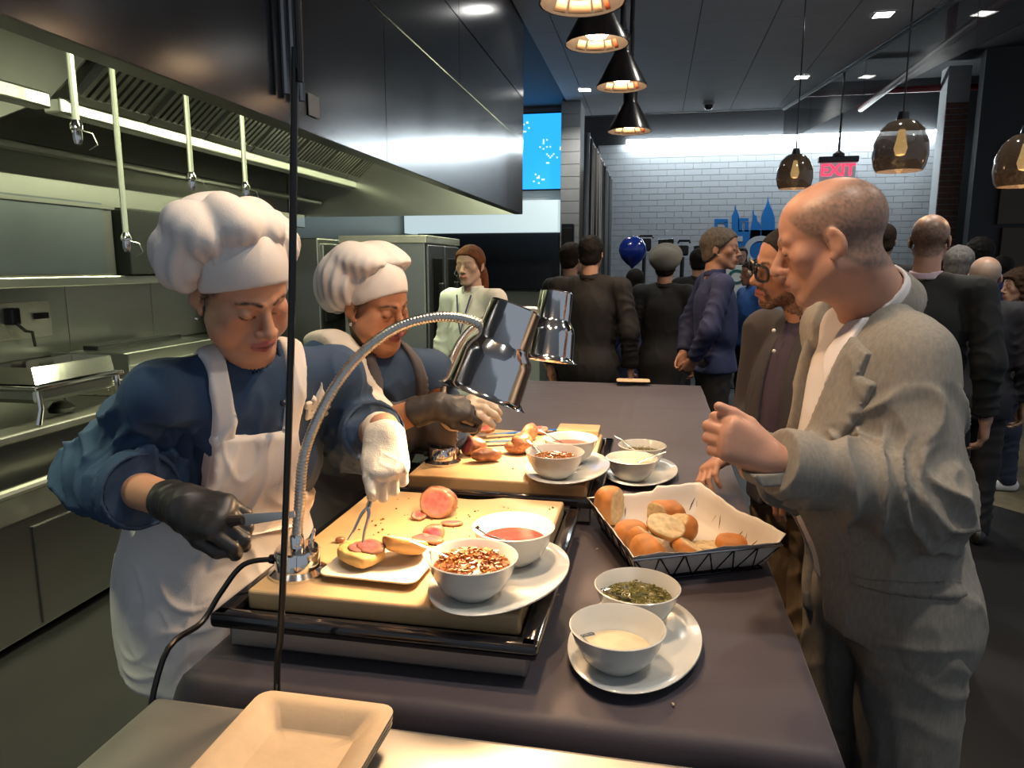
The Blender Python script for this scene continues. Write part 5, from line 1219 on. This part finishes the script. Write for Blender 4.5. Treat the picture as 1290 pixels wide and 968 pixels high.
# knife in the black glove, fork in the white glove
kx = pz(292, 656, 1.185); ke = pz(308, 655, 1.17); kt = pz(372, 650, 1.14)
kn = thing('carving_knife', 'carving knife held in the black glove against the apron', 'knife', tuple(kx)); O = tuple(-kx)
MB().tube([kx-(ke-kx)*2, kx, ke], [.009, .010, .008], 10).build('handle', M('dark knife handle', (.05, .035, .03), .4), kn, True, loc=O)
un = V3(0, 0, 1)*.010; MB().poly([ke+un, ke-un, kt-un*.2, kt+un*.8], tuple(nrm(np.cross(kt-ke, V3(0, 0, 1)))*.002)).build('blade', M('knife blade', (.7, .66, .58), .12, 1), kn, loc=O)
fkA = pz(476, 590, 1.405); fkB = pz(468, 628, 1.385); t1, t2 = pz(438, 681, 1.375), pz(457, 684, 1.365)
fk = thing('carving_fork', 'two-pronged steel carving fork held in the white glove over the bun', 'fork', tuple(fkB)); O = tuple(-fkB); FM = M('fork steel', (.6, .58, .54), .18, 1)
MB().tube([fkA+(fkA-fkB)*.3+V3(0, .02, 0), fkA, fkB], [.008, .008, .006], 10).build('handle', M('dark knife handle', (0, 0, 0)), fk, True, loc=O)
sp0 = fkB+(t1+t2-2*fkB)*.10
MB().tube([fkB, sp0], [.006, .0075], 10, flat=.5).build('shank', FM, fk, True, loc=O)
for tt, ox in ((t1, -1), (t2, 1)):
    m1 = sp0+(tt-sp0)*.25+nrm(t2-t1)*ox*.004; MB().tube(smooth_path([sp0, m1, sp0+(tt-sp0)*.7, tt], 5), [.0042-.0022*(q/15) for q in range(16)], 8).build('prong', FM, fk, True, loc=O)
# ------------------------------------------------------------------ second chef
B = Body((-1.0, 2.13, .93), pz(474, 438, 2.10), -25, pz(473, 385, 2.03), -24, 14, 6, 1.03)
P2 = person('chef in blue jacket and grey apron with white towel over the shoulder and soft toque', B)
shR, elR, wrR = pz(412, 458, 2.02), pz(448, 548, 2.02), pz(542, 512, 1.93); shL, elL, wrL = pz(540, 470, 2.22), pz(560, 540, 2.30), pz(575, 520, 2.10)
S = SDF(); add_head(S, B, 'down', 1.0, True); neck(S, B, .056, .060); core(S, B, (shR, shL), ((elR, elR+(wrR-elR)*.86, .046, .034), (elL, elL+(wrL-elL)*.86, .046, .034)))
sdf_obj('body', S, .004, SKIN, P2, color=skin_color(B, (.42, .195, .105), lip=(.32, .09, .08), hair=(.02, .014, .010), hairamt=.9, hairtop=.09), origin=B.org)
J = SDF(); torso(J, B, .195, .145, .04, .02, 0, (shR, shL)); sleeve(J, (shR, elR, elR+(wrR-elR)*.18), (.074, .080, .074)); sleeve(J, (shL, elL, elL+(wrL-elL)*.4), (.072, .078, .07)); J.ell(B.wld(0, 0, -.08), (.23, .18, .16), B.T, .06)
dR, dL = nrm(wrR-elR), nrm(wrL-elL); JT = J.copy(); cuff(J, elR+(wrR-elR)*.26, dR, .12); cuff(J, elL+(wrL-elL)*.4, dL, .12); hem(J, .78)
fj2 = cloth_folds([(shR, elR, .008, .07, .1, 1.1, .8), (shL, elL, .008, .07, .1, 1.1, .8)], .0045, 2); sdf_obj('jacket', J, .0075, NAVY, P2, disp=fj2, origin=B.org)
band_collar(B, 'collar', P2, NAVY, .066, .0, .035, .3, lean=.15)
GREYA = fabric('grey apron', (.085, .078, .085)); TV = np.stack([B.rh, B.fh, V3(0, 0, 1)], 1); A = JT.copy(); A.ell(B.pel+B.fh*.02+V3(0, 0, -.18), (.23, .18, .45), TV, .06)
def ap2(P):
    q = B.loc(P); x, y, z = q[:, 0], q[:, 1], q[:, 2]; w_ = np.interp(z, [-.5, .10, .22, .30, .40], [.36, .36, .20, .125, .10]); return np.maximum(np.maximum(np.abs(x)-w_, z-.40), np.maximum(np.where(z < .12, -.05-y, .02-y), .55-P[:, 2]))
shell('apron', A, .010, ap2, .0075, GREYA, P2, B, disp=lambda V: fj2(V)+.003)
for x in (-1, 1):
    def rg(P, x=x):
        q = B.loc(P); return np.maximum(np.maximum(np.abs(q[:, 0]-x*np.interp(q[:, 2], [.3, .55], [.090, .065]))-.012, .38-q[:, 2]), -.0-q[:, 1])
    shell('apron_strap', JT, .009, rg, .005, GREYA, P2, B, disp=lambda V: fj2(V)+.002)
def tw_(P):
    q = B.loc(P); xc = np.interp(q[:, 2], [.15, .32, .50, .6], [.035, .075, .135, .13]); return np.maximum(np.maximum(np.abs(q[:, 0]-xc)-.036, .22-q[:, 2]), -.12-q[:, 1])
towel = shell('towel', JT, .018, tw_, .006, fabric('white towel', (.72, .66, .56), .9), P2, B, disp=lambda V: fj2(V)+.003)
E2 = SDF(); torso(E2, B, .195, .145, .04, .02, 0, (shR, shL)); emblem(B, E2, P2, -.125, .42, .026, fj2)
toque(B, P2, [((.07, -.07, .06), (.05, .075, .085)), ((.04, -.03, .125), (.065, .09, .045)), ((-.03, -.02, .128), (.07, .09, .042)), ((-.06, -.06, .075), (.045, .07, .06)), ((.03, -.125, .03), (.07, .055, .085)), ((0, -.10, .09), (.08, .06, .06))], .062, 12)
MB().ball(B.hw(.083, -.003, -.041), .005, n=8).build('earring', CHROME, P2, True, loc=tuple(-B.org))
Pp = V3(-1.0, 2.13, 0); legs(B, P2, (Pp+V3(0, 0, .9)+B.rh*.1, Pp+V3(0, 0, .9)-B.rh*.1), (Pp+V3(0, 0, .5)+B.rh*.1, Pp+V3(0, 0, .5)-B.rh*.1), (Pp+V3(0, 0, .08)+B.rh*.1, Pp+V3(0, 0, .08)-B.rh*.1), TROUS, SHOEB)
for (wr, el, tgt, col, mm) in ((wrR, elR, (598, 515, 1.98), (.03, .026, .024), M('dark wrist glove', (.035, .030, .028), .45)), (wrL, elL, (600, 508, 2.0), None, M('clear vinyl glove', (.62, .50, .38), .35, bump=.2, bscale=80))):
    G = SDF(); hd_ = pz(*tgt)-wr; add_hand(G, wr+nrm(hd_)*.01, hd_, nrm(V3(-.1, -.7, .75)), 1, [(.5, .9, .5)]*4, [(.4, .8, -.4), (.1, 1, -.3), (0, 1, -.2)], 1.05, 1.12)
    dd_ = nrm(wr-el); G.cone(wr-dd_*.05, wr+nrm(hd_)*.02, .044, .038, .02); G.post.append(lambda P, d, wr=wr, dd_=dd_: smax(d, -((P-(wr-dd_*.055))@dd_), .003)); sdf_obj('glove', G, .0034, mm, P2, disp=cloth_folds((), .0015, 6, 28), origin=B.org)
# ------------------------------------------------------------------ bald man in the grey suit
SUIT = M('grey linen suit', (.27, .245, .205), .85, 0, var=.22, vscale=160, bump=.25, bscale=380, sheen=.0, stretch=(1, 1, .3)); SHIRTW = fabric('white shirt', (.74, .70, .68), .7, .04)
B = Body((.505, 1.56, .92), pz(1100, 376, 1.52), 203, pz(1046, 304, 1.46), 164, 15, -3, 1.05)
P3 = person('bald man in grey suit and open white shirt looking down at the food', B)
shL, elL, wrL = pz(1152, 452, 1.40), pz(1160, 630, 1.37), pz(974, 580, 1.31); shR = B.nb+(B.nb-shL)*V3(1, 1, 0)*.9+V3(0, 0, -.07); elR, wrR = pz(1085, 595, 1.66), pz(992, 602, 1.43)
S = SDF(); add_head(S, B, 'down', 0, nose=1.12, lines=1.0); neck(S, B, .060, .066); S.cone(B.hw(0, .0, -.085), B.nb+B.f*.02, .038, .050, .03); core(S, B, (shR, shL), ((elR, wrR, .040, .030), (elL, wrL, .040, .030)))
hdL = pz(916, 552, 1.30)-wrL
add_hand(S, wrL+nrm(hdL)*.005, hdL, nrm(-ray(950, 560)+V3(0, 0, .15)), 1 if np.dot(np.cross(nrm(hdL), nrm(-ray(950, 560))), V3(0, 0, 1)) > 0 else -1, [(1.0, 1.3, .7), (1.05, 1.3, .7), (1.1, 1.3, .8), (1.15, 1.3, .8)], [(.45, .85, -.1), (.15, 1, -.1), (.0, 1, -.08)], 1.05, 1.08)
hdR = pz(948, 592, 1.40)-wrR
add_hand(S, wrR+nrm(hdR)*.0, hdR, nrm(V3(-.2, -.5, -.8)), 1, [(.7, 1.0, .5)]*4, [(.4, .9, .2), (.1, 1, .1), (0, 1, 0)], 1.02, 1.05)
sdf_obj('body', S, .0038, SKIN, P3, color=skin_color(B, (.52, .275, .185), brow=(.16, .11, .08), lip=(.42, .17, .13), hair=(.13, .10, .08), hairamt=.85, hairtop=.085, bald=.100, lash=True, beard=((.30, .20, .15), .35)), origin=B.org)
J = SDF(); torso(J, B, .182, .128, .05, 0, 0, (shR, shL), shr=.058, k=.07); cE = elL+(wrL-elL)*.97; sleeve(J, (shL, elL, cE), (.070, .080, .064), k=.04); cE2 = elR+(wrR-elR)*.9; sleeve(J, (shR, elR, cE2), (.07, .078, .066), k=.04)
J.ell(B.pel+V3(0, 0, -.13), (.178, .128, .42), np.stack([B.rh, B.fh, V3(0, 0, 1)], 1), .06)
JT = J.copy(); cuff(J, cE, nrm(wrL-elL), .11); cuff(J, cE2, nrm(wrR-elR), .11)
hem(J, .80, slope=lambda P: .05*np.clip((B.loc(P)[:, 1]+.1)/-.1, 0, 1)*0+.06*np.clip((B.loc(P)[:, 1]-.05)/.1, 0, 1))
def opening(P):
    q = B.loc(P); ne = np.interp(q[:, 2], [-.3, .0, .16, .30, .56], [.0, .02, .03, .012, -.058]); fe = np.interp(q[:, 2], [-.3, .0, .16, .30, .56], [.12, .09, .08, .09, .11]); return np.maximum(np.maximum(ne-q[:, 0], q[:, 0]-fe), .03-q[:, 1])
J.post.append(lambda P, d: smax(d, -opening(P), .006)); J.cone(B.hw(0, -.02, -.03), B.nb-B.up*.015, .070, .074, 0, 's')
vent = lambda P: np.maximum(np.maximum(np.abs(B.loc(P)[:, 0]+.10)-.004, B.loc(P)[:, 2]-.05), B.loc(P)[:, 1]+.06)
J.post.append(lambda P, d: np.maximum(d, -vent(P)))
fs = cloth_folds([(shL, elL, .014, .11, .2, 1.15, 1.2), (elL, cE, .014, .09, -.15, .85, 1.0), (shR, elR, .008, .08, .2, 1.1, .8), (B.wld(-.1, .1, .3), B.wld(-.15, 0, -.1), .004, .16, 0, 1, .4)], .005, 21, 6)
sdf_obj('jacket', J, .0054, SUIT, P3, disp=fs, origin=B.org)
Sh = SDF(); torso(Sh, B, .172, .122, .05, 0, 0, (shR-B.rh*.03, shL+B.rh*.03), shr=.05); hem(Sh, .93)
sdf_obj('shirt', Sh, .008, SHIRTW, P3, disp=cloth_folds((), .004, 5, 8), origin=B.org)
ShC = Sh.copy(); shell('collar_flap', ShC, .012, lambda P: np.maximum(poly_d(B.loc(P)[:, 0], B.loc(P)[:, 2], [(-.062, .575), (-.056, .50), (-.018, .435), (.004, .50), (-.02, .57)]), -B.loc(P)[:, 1]), .004, SHIRTW, P3, B)
band_collar(B, 'shirt_collar', P3, SHIRTW, .077, -.012, .038, .42, .0035, lean=-.12); band_collar(B, 'jacket_collar', P3, SUIT, .089, -.040, .020, .75, .004, .005, lean=-.25)
for sg in (-1, 1):
    pts = [(.030, .16), (.010, .30), (-.056, .54), (-.112, .50), (-.098, .455), (-.130, .440), (-.060, .28)] if sg < 0 else [(.08, .16), (.09, .30), (.108, .54), (.15, .50), (.14, .455), (.165, .44), (.13, .28)]
    def rg(P, pts=pts):
        q = B.loc(P); return np.maximum(poly_d(q[:, 0], q[:, 2], pts), -q[:, 1]-.0)
    Jl = JT.copy(); shell('lapel', Jl, .012, rg, .0045, SUIT, P3, B, disp=fs)
def pk(P):
    q = B.loc(P); return np.maximum(np.maximum(np.abs(q[:, 0]+.125)-.048, np.abs(q[:, 2]-.285-.12*(q[:, 0]+.125))-.012), .0-q[:, 1])
shell('breast_pocket', JT, .004, pk, .003, SUIT, P3, B, disp=lambda V: fs(V)+.0015)
def fl_(P):
    q = B.loc(P); return np.maximum(np.maximum(np.abs(q[:, 1]-.06)-.075, np.abs(q[:, 2]-.05)-.010), q[:, 0]+.06)
shell('hip_pocket', JT, .004, fl_, .003, SUIT, P3, B, disp=lambda V: fs(V)+.0015)
Pp = V3(.505, 1.56, 0); hp = (Pp+V3(0, 0, .88)+B.rh*.09, Pp+V3(0, 0, .88)-B.rh*.09)
legs(B, P3, hp, (Pp+V3(-.01, 0, .5)+B.rh*.10, Pp+V3(.0, 0, .5)-B.rh*.10), (Pp+V3(.02, 0, .09)+B.rh*.1, Pp+V3(.03, 0, .09)-B.rh*.1), SUIT, SHOEB, .008, (.108, .088, .080), fold=.004)
# ------------------------------------------------------------------ bearded man with glasses
DKSH = fabric('dark plum overshirt', (.022, .018, .022)); PLUM = fabric('plum shirt', (.03, .018, .035)); KHAKI = fabric('khaki trousers', (.20, .135, .075))
B = Body((.47, 2.17, .95), pz(1022, 408, 2.12), 212, pz(996, 336, 2.10), 196, 6, -14, 1.04)
P4 = person('bearded man in black glasses and dark overshirt with khaki trousers', B)
shL, elL, wrL = B.wld(-.195, -.01, .47), B.wld(-.25, -.03, .20), B.wld(-.20, .15, .06); shR, elR, wrR = B.wld(.195, -.01, .47), B.wld(.24, .0, .20), B.wld(.17, .17, .08)
S = SDF(); add_head(S, B, 'open'); neck(S, B, .058, .062); core(S, B, (shR, shL), ((elR, wrR, .04, .03), (elL, wrL, .04, .03)))
for (wr, sd) in ((wrL, -1), (wrR, 1)): add_hand(S, wr, B.f*.8+V3(0, 0, -.35)+B.r*(-.3*sd), B.up+B.r*.3*sd, sd, [(.5, .7, .4)]*4, [(.4, .9, -.3), (.2, 1, -.2), (0, 1, -.1)])
sdf_obj('body', S, .0042, SKIN, P4, color=skin_color(B, (.45, .225, .135), lip=(.42, .15, .13), hair=(.015, .010, .008), hairamt=.95, hairtop=.075, beard=((.02, .013, .010), .95), lash=False), origin=B.org)
eyeballs(B, P4, look=(.3, -.15))
gl = MB()
for x in (-1, 1):
    sq_ = lambda c: math.copysign(abs(c)**.55, c)
    ring = [B.hw(x*.033+.027*sq_(math.cos(a)), .104-.35*max(0, abs(x*.033+.027*sq_(math.cos(a)))-.03), .000+.021*sq_(math.sin(a))) for a in np.linspace(0, 2*math.pi, 33)]
    gl.tube(ring, .0046, 6, cap=False); gl.tube([B.hw(x*.056, .096, .008), B.hw(x*.074, .07, .010), B.hw(x*.080, -.005, .006), B.hw(x*.079, -.022, -.012)], .003, 6)
gl.tube([B.hw(-.009, .101, .004), B.hw(0, .104, .006), B.hw(.009, .101, .004)], .003, 6)
hair_cap(B, P4, HAIRM('black', (.010, .008, .007)), .004, top=.078, res=.004, disp=lambda V: .001*vnoise(V, 90, 3))
gl.build('glasses', BLACKP, P4, True, loc=tuple(-B.org))
J = SDF(); torso(J, B, .19, .125, .03, 0, 0, (shR, shL)); sleeve(J, (shL, elL, elL+(wrL-elL)*.85), (.082, .070, .055)); sleeve(J, (shR, elR, elR+(wrR-elR)*.85), (.082, .07, .055)); J.ell(B.wld(0, 0, -.05), (.195, .14, .16), B.T, .06); JT = J.copy()
cuff(J, elL+(wrL-elL)*.85, nrm(wrL-elL), .1); cuff(J, elR+(wrR-elR)*.85, nrm(wrR-elR), .1); hem(J, .90)
J.post.append(lambda P, d: smax(d, -np.maximum(np.abs(B.loc(P)[:, 0])-.04, .02-B.loc(P)[:, 1]), .006))
f4 = cloth_folds([(shL, elL, .008, .08, .1, 1.1, .8), (elL, wrL, .007, .06, 0, .9, .7)], .004, 31); sdf_obj('overshirt', J, .0075, DKSH, P4, disp=f4, origin=B.org)
Sh = SDF(); torso(Sh, B, .175, .113, .03, 0, 0, (shR-B.r*.02, shL+B.r*.02)); hem(Sh, .92); sdf_obj('shirt', Sh, .009, PLUM, P4, disp=cloth_folds((), .003, 3), origin=B.org)
band_collar(B, 'collar', P4, DKSH, .070, -.005, .032, .4, lean=-.1)
for z in (.46, .40, .33): MB().ball(B.wld(.01, .128-(.46-z)*.02, z), .006, n=8).build('button', M('white button', (.7, .68, .62), .4), P4, True, loc=tuple(-B.org))
o = MB().tube([B.wld(x_, .135*math.sqrt(max(0, 1-(x_/.2)**2))-.0, -.03) for x_ in np.linspace(-.17, .17, 15)], .012, 8, flat=1.6).build('belt', BLACKP, P4, True, loc=tuple(-B.org)); MB().box(B.wld(0, .14, -.03), (.03, .03, .03), bev=.004).build('belt_buckle', CHROME, P4, True, loc=tuple(-B.org))
Pp = V3(.47, 2.17, 0); legs(B, P4, (Pp+V3(0, 0, .88)+B.rh*.09, Pp+V3(0, 0, .88)-B.rh*.09), (Pp+V3(-.03, 0, .5)+B.rh*.09, Pp+V3(-.03, 0, .5)-B.rh*.09), (Pp+V3(.01, 0, .09)+B.rh*.09, Pp+V3(.01, 0, .09)-B.rh*.09), KHAKI, SHOEB, .009, (.105, .075, .066), fold=.006)
# ------------------------------------------------------------------ people farther back
def stander(label, u, v, depth, face, top, trouser, hair, skin=(.42, .22, .14), hairkind='short', head_yaw=None, pitch=0, kind='coat', arms='down', build=1.0, res=.0105, group=None, tall=None, shoe=None, hs=1.0, collar=None):
    res = min(.016, max(.008, depth*.0024)); h = pz(u, v, depth); zc = h[2]; s = zc/1.645
    ff = math.radians(face); f = V3(math.cos(ff), math.sin(ff), 0)
    pel = V3(h[0]-f[0]*.02, h[1]-f[1]*.02, .95*s); nb = V3(h[0]-f[0]*.03, h[1]-f[1]*.03, zc-.155*s)
    B = Body(pel, nb, face, h, face if head_yaw is None else head_yaw, pitch, 0, hs)
    t = person(label, B, group)
    shw = .185*build*s; shs = [nb+B.rh*shw*x+V3(0, 0, -.055*s) for x in (1, -1)]
    if arms == 'front': els = [q+B.rh*x*.05+f*.02+V3(0, 0, -.28*s) for q, x in zip(shs, (1, -1))]; wrs = [e+f*.22-B.rh*x*.07+V3(0, 0, .06) for e, x in zip(els, (1, -1))]
    elif arms == 'back': els = [q+B.rh*x*.07-f*.09+V3(0, 0, -.26*s) for q, x in zip(shs, (1, -1))]; wrs = [e-f*.06-B.rh*x*.14+V3(0, 0, -.20) for e, x in zip(els, (1, -1))]
    elif arms == 'up': els = [q+B.rh*x*.06+f*.10+V3(0, 0, -.20*s) for q, x in zip(shs, (1, -1))]; wrs = [e+f*.14-B.rh*x*.08+V3(0, 0, .22) for e, x in zip(els, (1, -1))]
    else: els = [q+B.rh*x*.06-f*.02+V3(0, 0, -.29*s) for q, x in zip(shs, (1, -1))]; wrs = [e+f*.05+B.rh*x*.005+V3(0, 0, -.25*s) for e, x in zip(els, (1, -1))]
    S = SDF(); add_head(S, B, 'down'); neck(S, B, .052, .058); core(S, B, shs, [(e, w_, .038, .028) for e, w_ in zip(els, wrs)])
    for w_, e, x in zip(wrs, els, (1, -1)): add_hand(S, w_, w_-e, B.rh*x, -x if arms == 'down' else x, [(.4, .6, .4)]*4, [(.4, .9, -.2), (.2, 1, -.2), (0, 1, -.1)])
    hm = HAIRM(hair[0], hair[1])
    sdf_obj('body', S, min(.013, max(.0068, depth*.0019)), SKIN, t, color=skin_color(B, skin, brow=np.array(hair[1])*.6+np.array(skin)*.25, lip=np.array(skin)*V3(.95, .6, .58), hair=hair[1] if hairkind in ('buzz', 'fringe') else None, hairamt=.9, hairtop=.07, bald=.075 if hairkind == 'fringe' else None), origin=B.org)
    J = SDF(); torso(J, B, .165*build, .112*build, .015, 0, 0, shs, k=.06, shr=.052); lowz = {'coat': .80, 'shirt': .90, 'long': .45}[kind]*s
    for q, e, w_ in zip(shs, els, wrs): sleeve(J, (q, e, e+(w_-e)*.92), (.062, .062, .048))
    J.ell(B.wld(0, 0, -.08), (.18*build, .13*build, .18), B.T, .06)
    if kind == 'long': J.cone(B.wld(0, 0, -.1), V3(pel[0], pel[1], .45*s), .15, .18, .06)
    for e, w_ in zip(els, wrs): cuff(J, e+(w_-e)*.92, nrm(w_-e), .1)
    hem(J, lowz); sdf_obj({'coat': 'jacket', 'shirt': 'shirt', 'long': 'coat'}[kind], J, res, fabric(*top), t, disp=cloth_folds([(q, e, .006, .08, .1, 1.1, .8) for q, e in zip(shs, els)]+[(e, w_, .006, .06, 0, .9, .7) for e, w_ in zip(els, wrs)], .005, int(u) % 50), origin=B.org)
    band_collar(B, 'collar', t, fabric(*(collar or top)), .066, -.012, .030, .35, .006, .006, lean=-.1)
    lp = [(pel+B.rh*.09*x+V3(0, 0, -.04)) for x in (1, -1)]; kn_ = [V3(q[0], q[1], .5*s)+B.rh*.01*x+f*.01 for q, x in zip(lp, (1, -1))]; an_ = [V3(q[0], q[1], .085)-f*.02 for q in kn_]
    legs(B, t, lp, kn_, an_, fabric(*trouser), shoe or SHOEB, .014)
    if hairkind == 'short': hair_cap(B, t, hm, .009, res=.008, disp=lambda V: .003*vnoise(V, 40, 3)+.002*vnoise(V, 110, 5))
    elif hairkind == 'long': hair_cap(B, t, hm, .012, res=.008, lumps=[((0, -.06, -.06), (.085, .055, .11)), ((0, -.075, -.16), (.09, .045, .12))], disp=lambda V: .003*vnoise(V*V3(1, 1, .2), 60, 3))
    elif hairkind == 'tied': hair_cap(B, t, hm, .010, res=.005, lumps=[((.0, -.115, -.01), (.035, .035, .05)), ((-.045, -.10, -.10), (.025, .03, .09))], disp=lambda V: .002*vnoise(V, 60, 3))
    elif hairkind == 'afro': hair_cap(B, t, hm, .030, res=.008, disp=lambda V: .006*vnoise(V, 55, 3))
    elif hairkind == 'curly': hair_cap(B, t, hm, .022, res=.008, lumps=[((x*.07, -.04, z), (.05, .07, .07)) for x in (-1, 1) for z in (-.05, -.14)]+[((0, -.09, -.10), (.09, .05, .13))], disp=lambda V: .010*vnoise(V, 45, 3)+.004*vnoise(V, 110, 4))
    return t, B
BLK = ('black wool', (.005, .005, .006)); BLKT = ('black trousers', (.006, .006, .008)); DH = ('black', (.010, .008, .007)); BR = ('dark brown', (.03, .018, .010)); GR = ('grey', (.22, .21, .20))
t, Bw = stander('woman in white chef coat with lanyard and headset microphone', 592, 335, 4.3, 252, ('white chef coat', (.60, .62, .58)), BLKT, ('auburn', (.16, .055, .02)), (.52, .34, .26), 'tied', 256, 2, 'coat', 'down', .92, .007)
MB().tube([Bw.wld(.05, .10, .50), Bw.wld(.02, .135, .36), Bw.wld(0, .14, .27), Bw.wld(-.02, .135, .36), Bw.wld(-.05, .10, .50)], .005, 6).build('lanyard', M('blue lanyard', (.03, .04, .14), .6), t, True, loc=tuple(-Bw.org))
MB().tube([Bw.hw(.08, .0, .0), Bw.hw(.075, .06, -.045), Bw.hw(.03, .105, -.06)], .003, 6).build('microphone_boom', BLACKP, t, True, loc=tuple(-Bw.org)); MB().ball(Bw.hw(.028, .107, -.06), .010, n=8).build('microphone', BLACKP, t, True, loc=tuple(-Bw.org))
stander('broad man in black jacket seen from behind at the table end', 745, 320, 4.75, 80, ('black jacket', (.006, .006, .007)), BLKT, DH, (.40, .24, .17), 'short', build=1.16)
stander('man in dark jacket half hidden behind the broad man', 721, 326, 5.4, 60, ('charcoal jacket', (.008, .009, .011)), BLKT, BR, (.40, .24, .17), 'short')
tl_, Bl = stander('woman with long black hair and blue skirt seen from behind', 800, 356, 6.6, 95, ('blue dress', (.012, .02, .07)), ('blue dress', (0, 0, 0)), DH, hairkind='long', build=.88, kind='long')
tb_, Bb = stander('person in black coat wearing a grey flat beret', 838, 336, 5.5, 85, BLK, BLKT, DH, hairkind='short', kind='long', build=1.05)
S = SDF(); S.ell(Bb.hw(.0, -.02, .085), (.130, .125, .062), Bb.H@rot_axis(V3(1, 0, 0), .75)); S.ell(Bb.hw(0, -.07, .05), (.11, .075, .09), Bb.H, .03); sdf_obj('beret', S, .007, fabric('grey felt', (.19, .18, .155), .9), tb_, origin=Bb.org)
stander('man in navy shirt with short grey hair and hands behind his back', 908, 314, 4.5, 10, ('navy shirt', (.018, .026, .085)), BLKT, ('salt and pepper', (.15, .125, .10)), (.40, .215, .14), 'short', 345, 0, 'shirt', 'back', 1.12, .006, hs=1.12)
stander('dark haired person partly hidden behind the navy shirt man', 880, 330, 6.6, 90, BLK, BLKT, DH)
stander('person in bright blue shirt beyond the bearded man', 946, 345, 6.8, 200, ('bright blue shirt', (.02, .10, .35)), BLKT, DH, (.30, .16, .10), 'short', kind='shirt', build=1.1)
stander('small figure of a woman with long dark hair by the lettered placard', 934, 322, 10.2, 265, ('pale grey blouse', (.36, .36, .37)), BLKT, DH, (.5, .33, .26), 'long', build=.9, kind='shirt')
stander('dark haired person close behind the bald man in grey', 1112, 304, 4.9, 70, BLK, BLKT, BR, (.36, .2, .13), 'short')
stander('balding man in dark suit with pale pink collar seen from behind', 1172, 304, 3.2, 62, ('dark suit', (.009, .010, .010)), BLKT, ('thin brown', (.09, .06, .045)), (.42, .24, .16), 'fringe', build=1.12, collar=('pink collar', (.55, .42, .48)), res=.007)
stander('grey haired person in dark blue clothes among the crowd', 1208, 334, 4.5, 60, ('dark blue wool', (.014, .016, .035)), BLKT, GR, hairkind='short')
stander('short man with thinning grey hair in dark coat', 1240, 350, 4.0, 75, ('midnight coat', (.010, .011, .018)), BLKT, ('pale grey', (.30, .27, .23)), (.46, .28, .2), 'fringe', build=1.1)
stander('person with rounded afro hair in blue top', 1234, 322, 5.6, 60, ('royal blue top', (.02, .03, .16)), BLKT, DH, (.2, .1, .06), 'afro')
stander('dark haired person in black beside the brick wall', 1263, 340, 6.4, 40, BLK, BLKT, DH)
stander('woman with curly brown hair in jeans and white shoes', 1283, 362, 5.0, 175, BLK, ('blue jeans', (.018, .024, .05)), ('curly brown', (.06, .03, .015)), (.42, .25, .17), 'curly', 185, shoe=M('white shoe', (.6, .6, .58), .5))
# red handbag and white carrier strings at the table end
ph = Bl.pel-Bl.rh*.29+Bl.fh*.05; hb_ = thing('handbag', 'dark red handbag hanging beside the blue skirt', 'bag', (ph[0], ph[1], .36))
MB().box((0, 0, .15), (.24, .1, .28), bev=.03).build('pouch', M('red leather', (.16, .012, .018), .45), hb_, True); MB().tube([(-.07, 0, .28), (-.05, 0, .42), (.05, 0, .42), (.07, 0, .28)], .008, 6).build('strap', M('red leather', (0, 0, 0)), hb_, True)
# balloon
p = pz(797, 316, 7.0); bl = thing('balloon', 'round blue balloon with white lettering in front of the tiled wall', 'balloon', tuple(p))
MB().lathe([(.012, -.17), (.02, -.155), (.06, -.125), (.11, -.07), (.135, 0), (.125, .06), (.09, .11), (.04, .135), (0, .14)], n=32).build('skin', M('blue latex', (.01, .035, .32), .22, coat=.5), bl, True)
MB().lathe([(0, -.16), (.02, -.19), (.022, -.20), (0, -.17)], n=12).build('knot', M('yellow ribbon', (.6, .4, .05), .5), bl, True); MB().tube([(0, 0, -.19), (.01, 0, -.6), (0, 0, -p[2]+.005)], .003, 5).build('string', M('white string', (.6, .6, .6), .6), bl, True)
# video cameras on tripods, placard
def video_camera(u, v, d, label, s=1.0):
    p = pz(u, v, d); t = thing('video_camera', label, 'camera', (p[0], p[1], 0)); z = p[2]
    MB().box((0, 0, z), (.14*s, .30*s, .13*s), bev=.015).build('body', BLACKP, t); MB().cyl((.14*s, 0, z+.01), (.30*s, 0, z+.01), .05*s, .06*s).build('lens', BLACKP, t, True); MB().tube([(-.06*s, 0, z+.07), (-.05*s, 0, z+.095), (.08*s, 0, z+.095), (.09*s, 0, z+.07)], .012, 6).build('handle', BLACKP, t, True)
    MB().cyl((0, 0, .9), (0, 0, z-.06), .02).build('column', BLACKM, t, True)
    for a in (0, 2.1, 4.2): MB().cyl((0, 0, 1.0), (.38*math.cos(a), .38*math.sin(a), .0), .014).build('leg', BLACKM, t, True)
video_camera(812, 309, 7.6, 'black video camera on tripod beside the blue balloon'); video_camera(860, 316, 7.0, 'black video camera on tripod behind the beret', .75)
p = aty(935, 352, 9.8); pl_ = thing('placard', 'white placard with green letters in front of the tiled wall', 'sign', (p[0], 9.8, 0))
MB().box((0, 0, p[2]-.1), (.50, .02, .56), bev=.004).build('board', M('white board', (.62, .68, .70), .5), pl_); text('letters', 'CE', .26, M('green letters', (.01, .12, .11), .5), pl_, (-.03, -.013, p[2]+.02), (math.pi/2, 0, 0), bold=.006)
MB().cyl((0, .03, .02), (0, .03, p[2]+.1), .018).build('pole', BLACKM, pl_, True); MB().lathe([(0, 0), (.22, 0), (.22, .015), (.02, .03)], n=24).build('base', BLACKM, pl_, True)
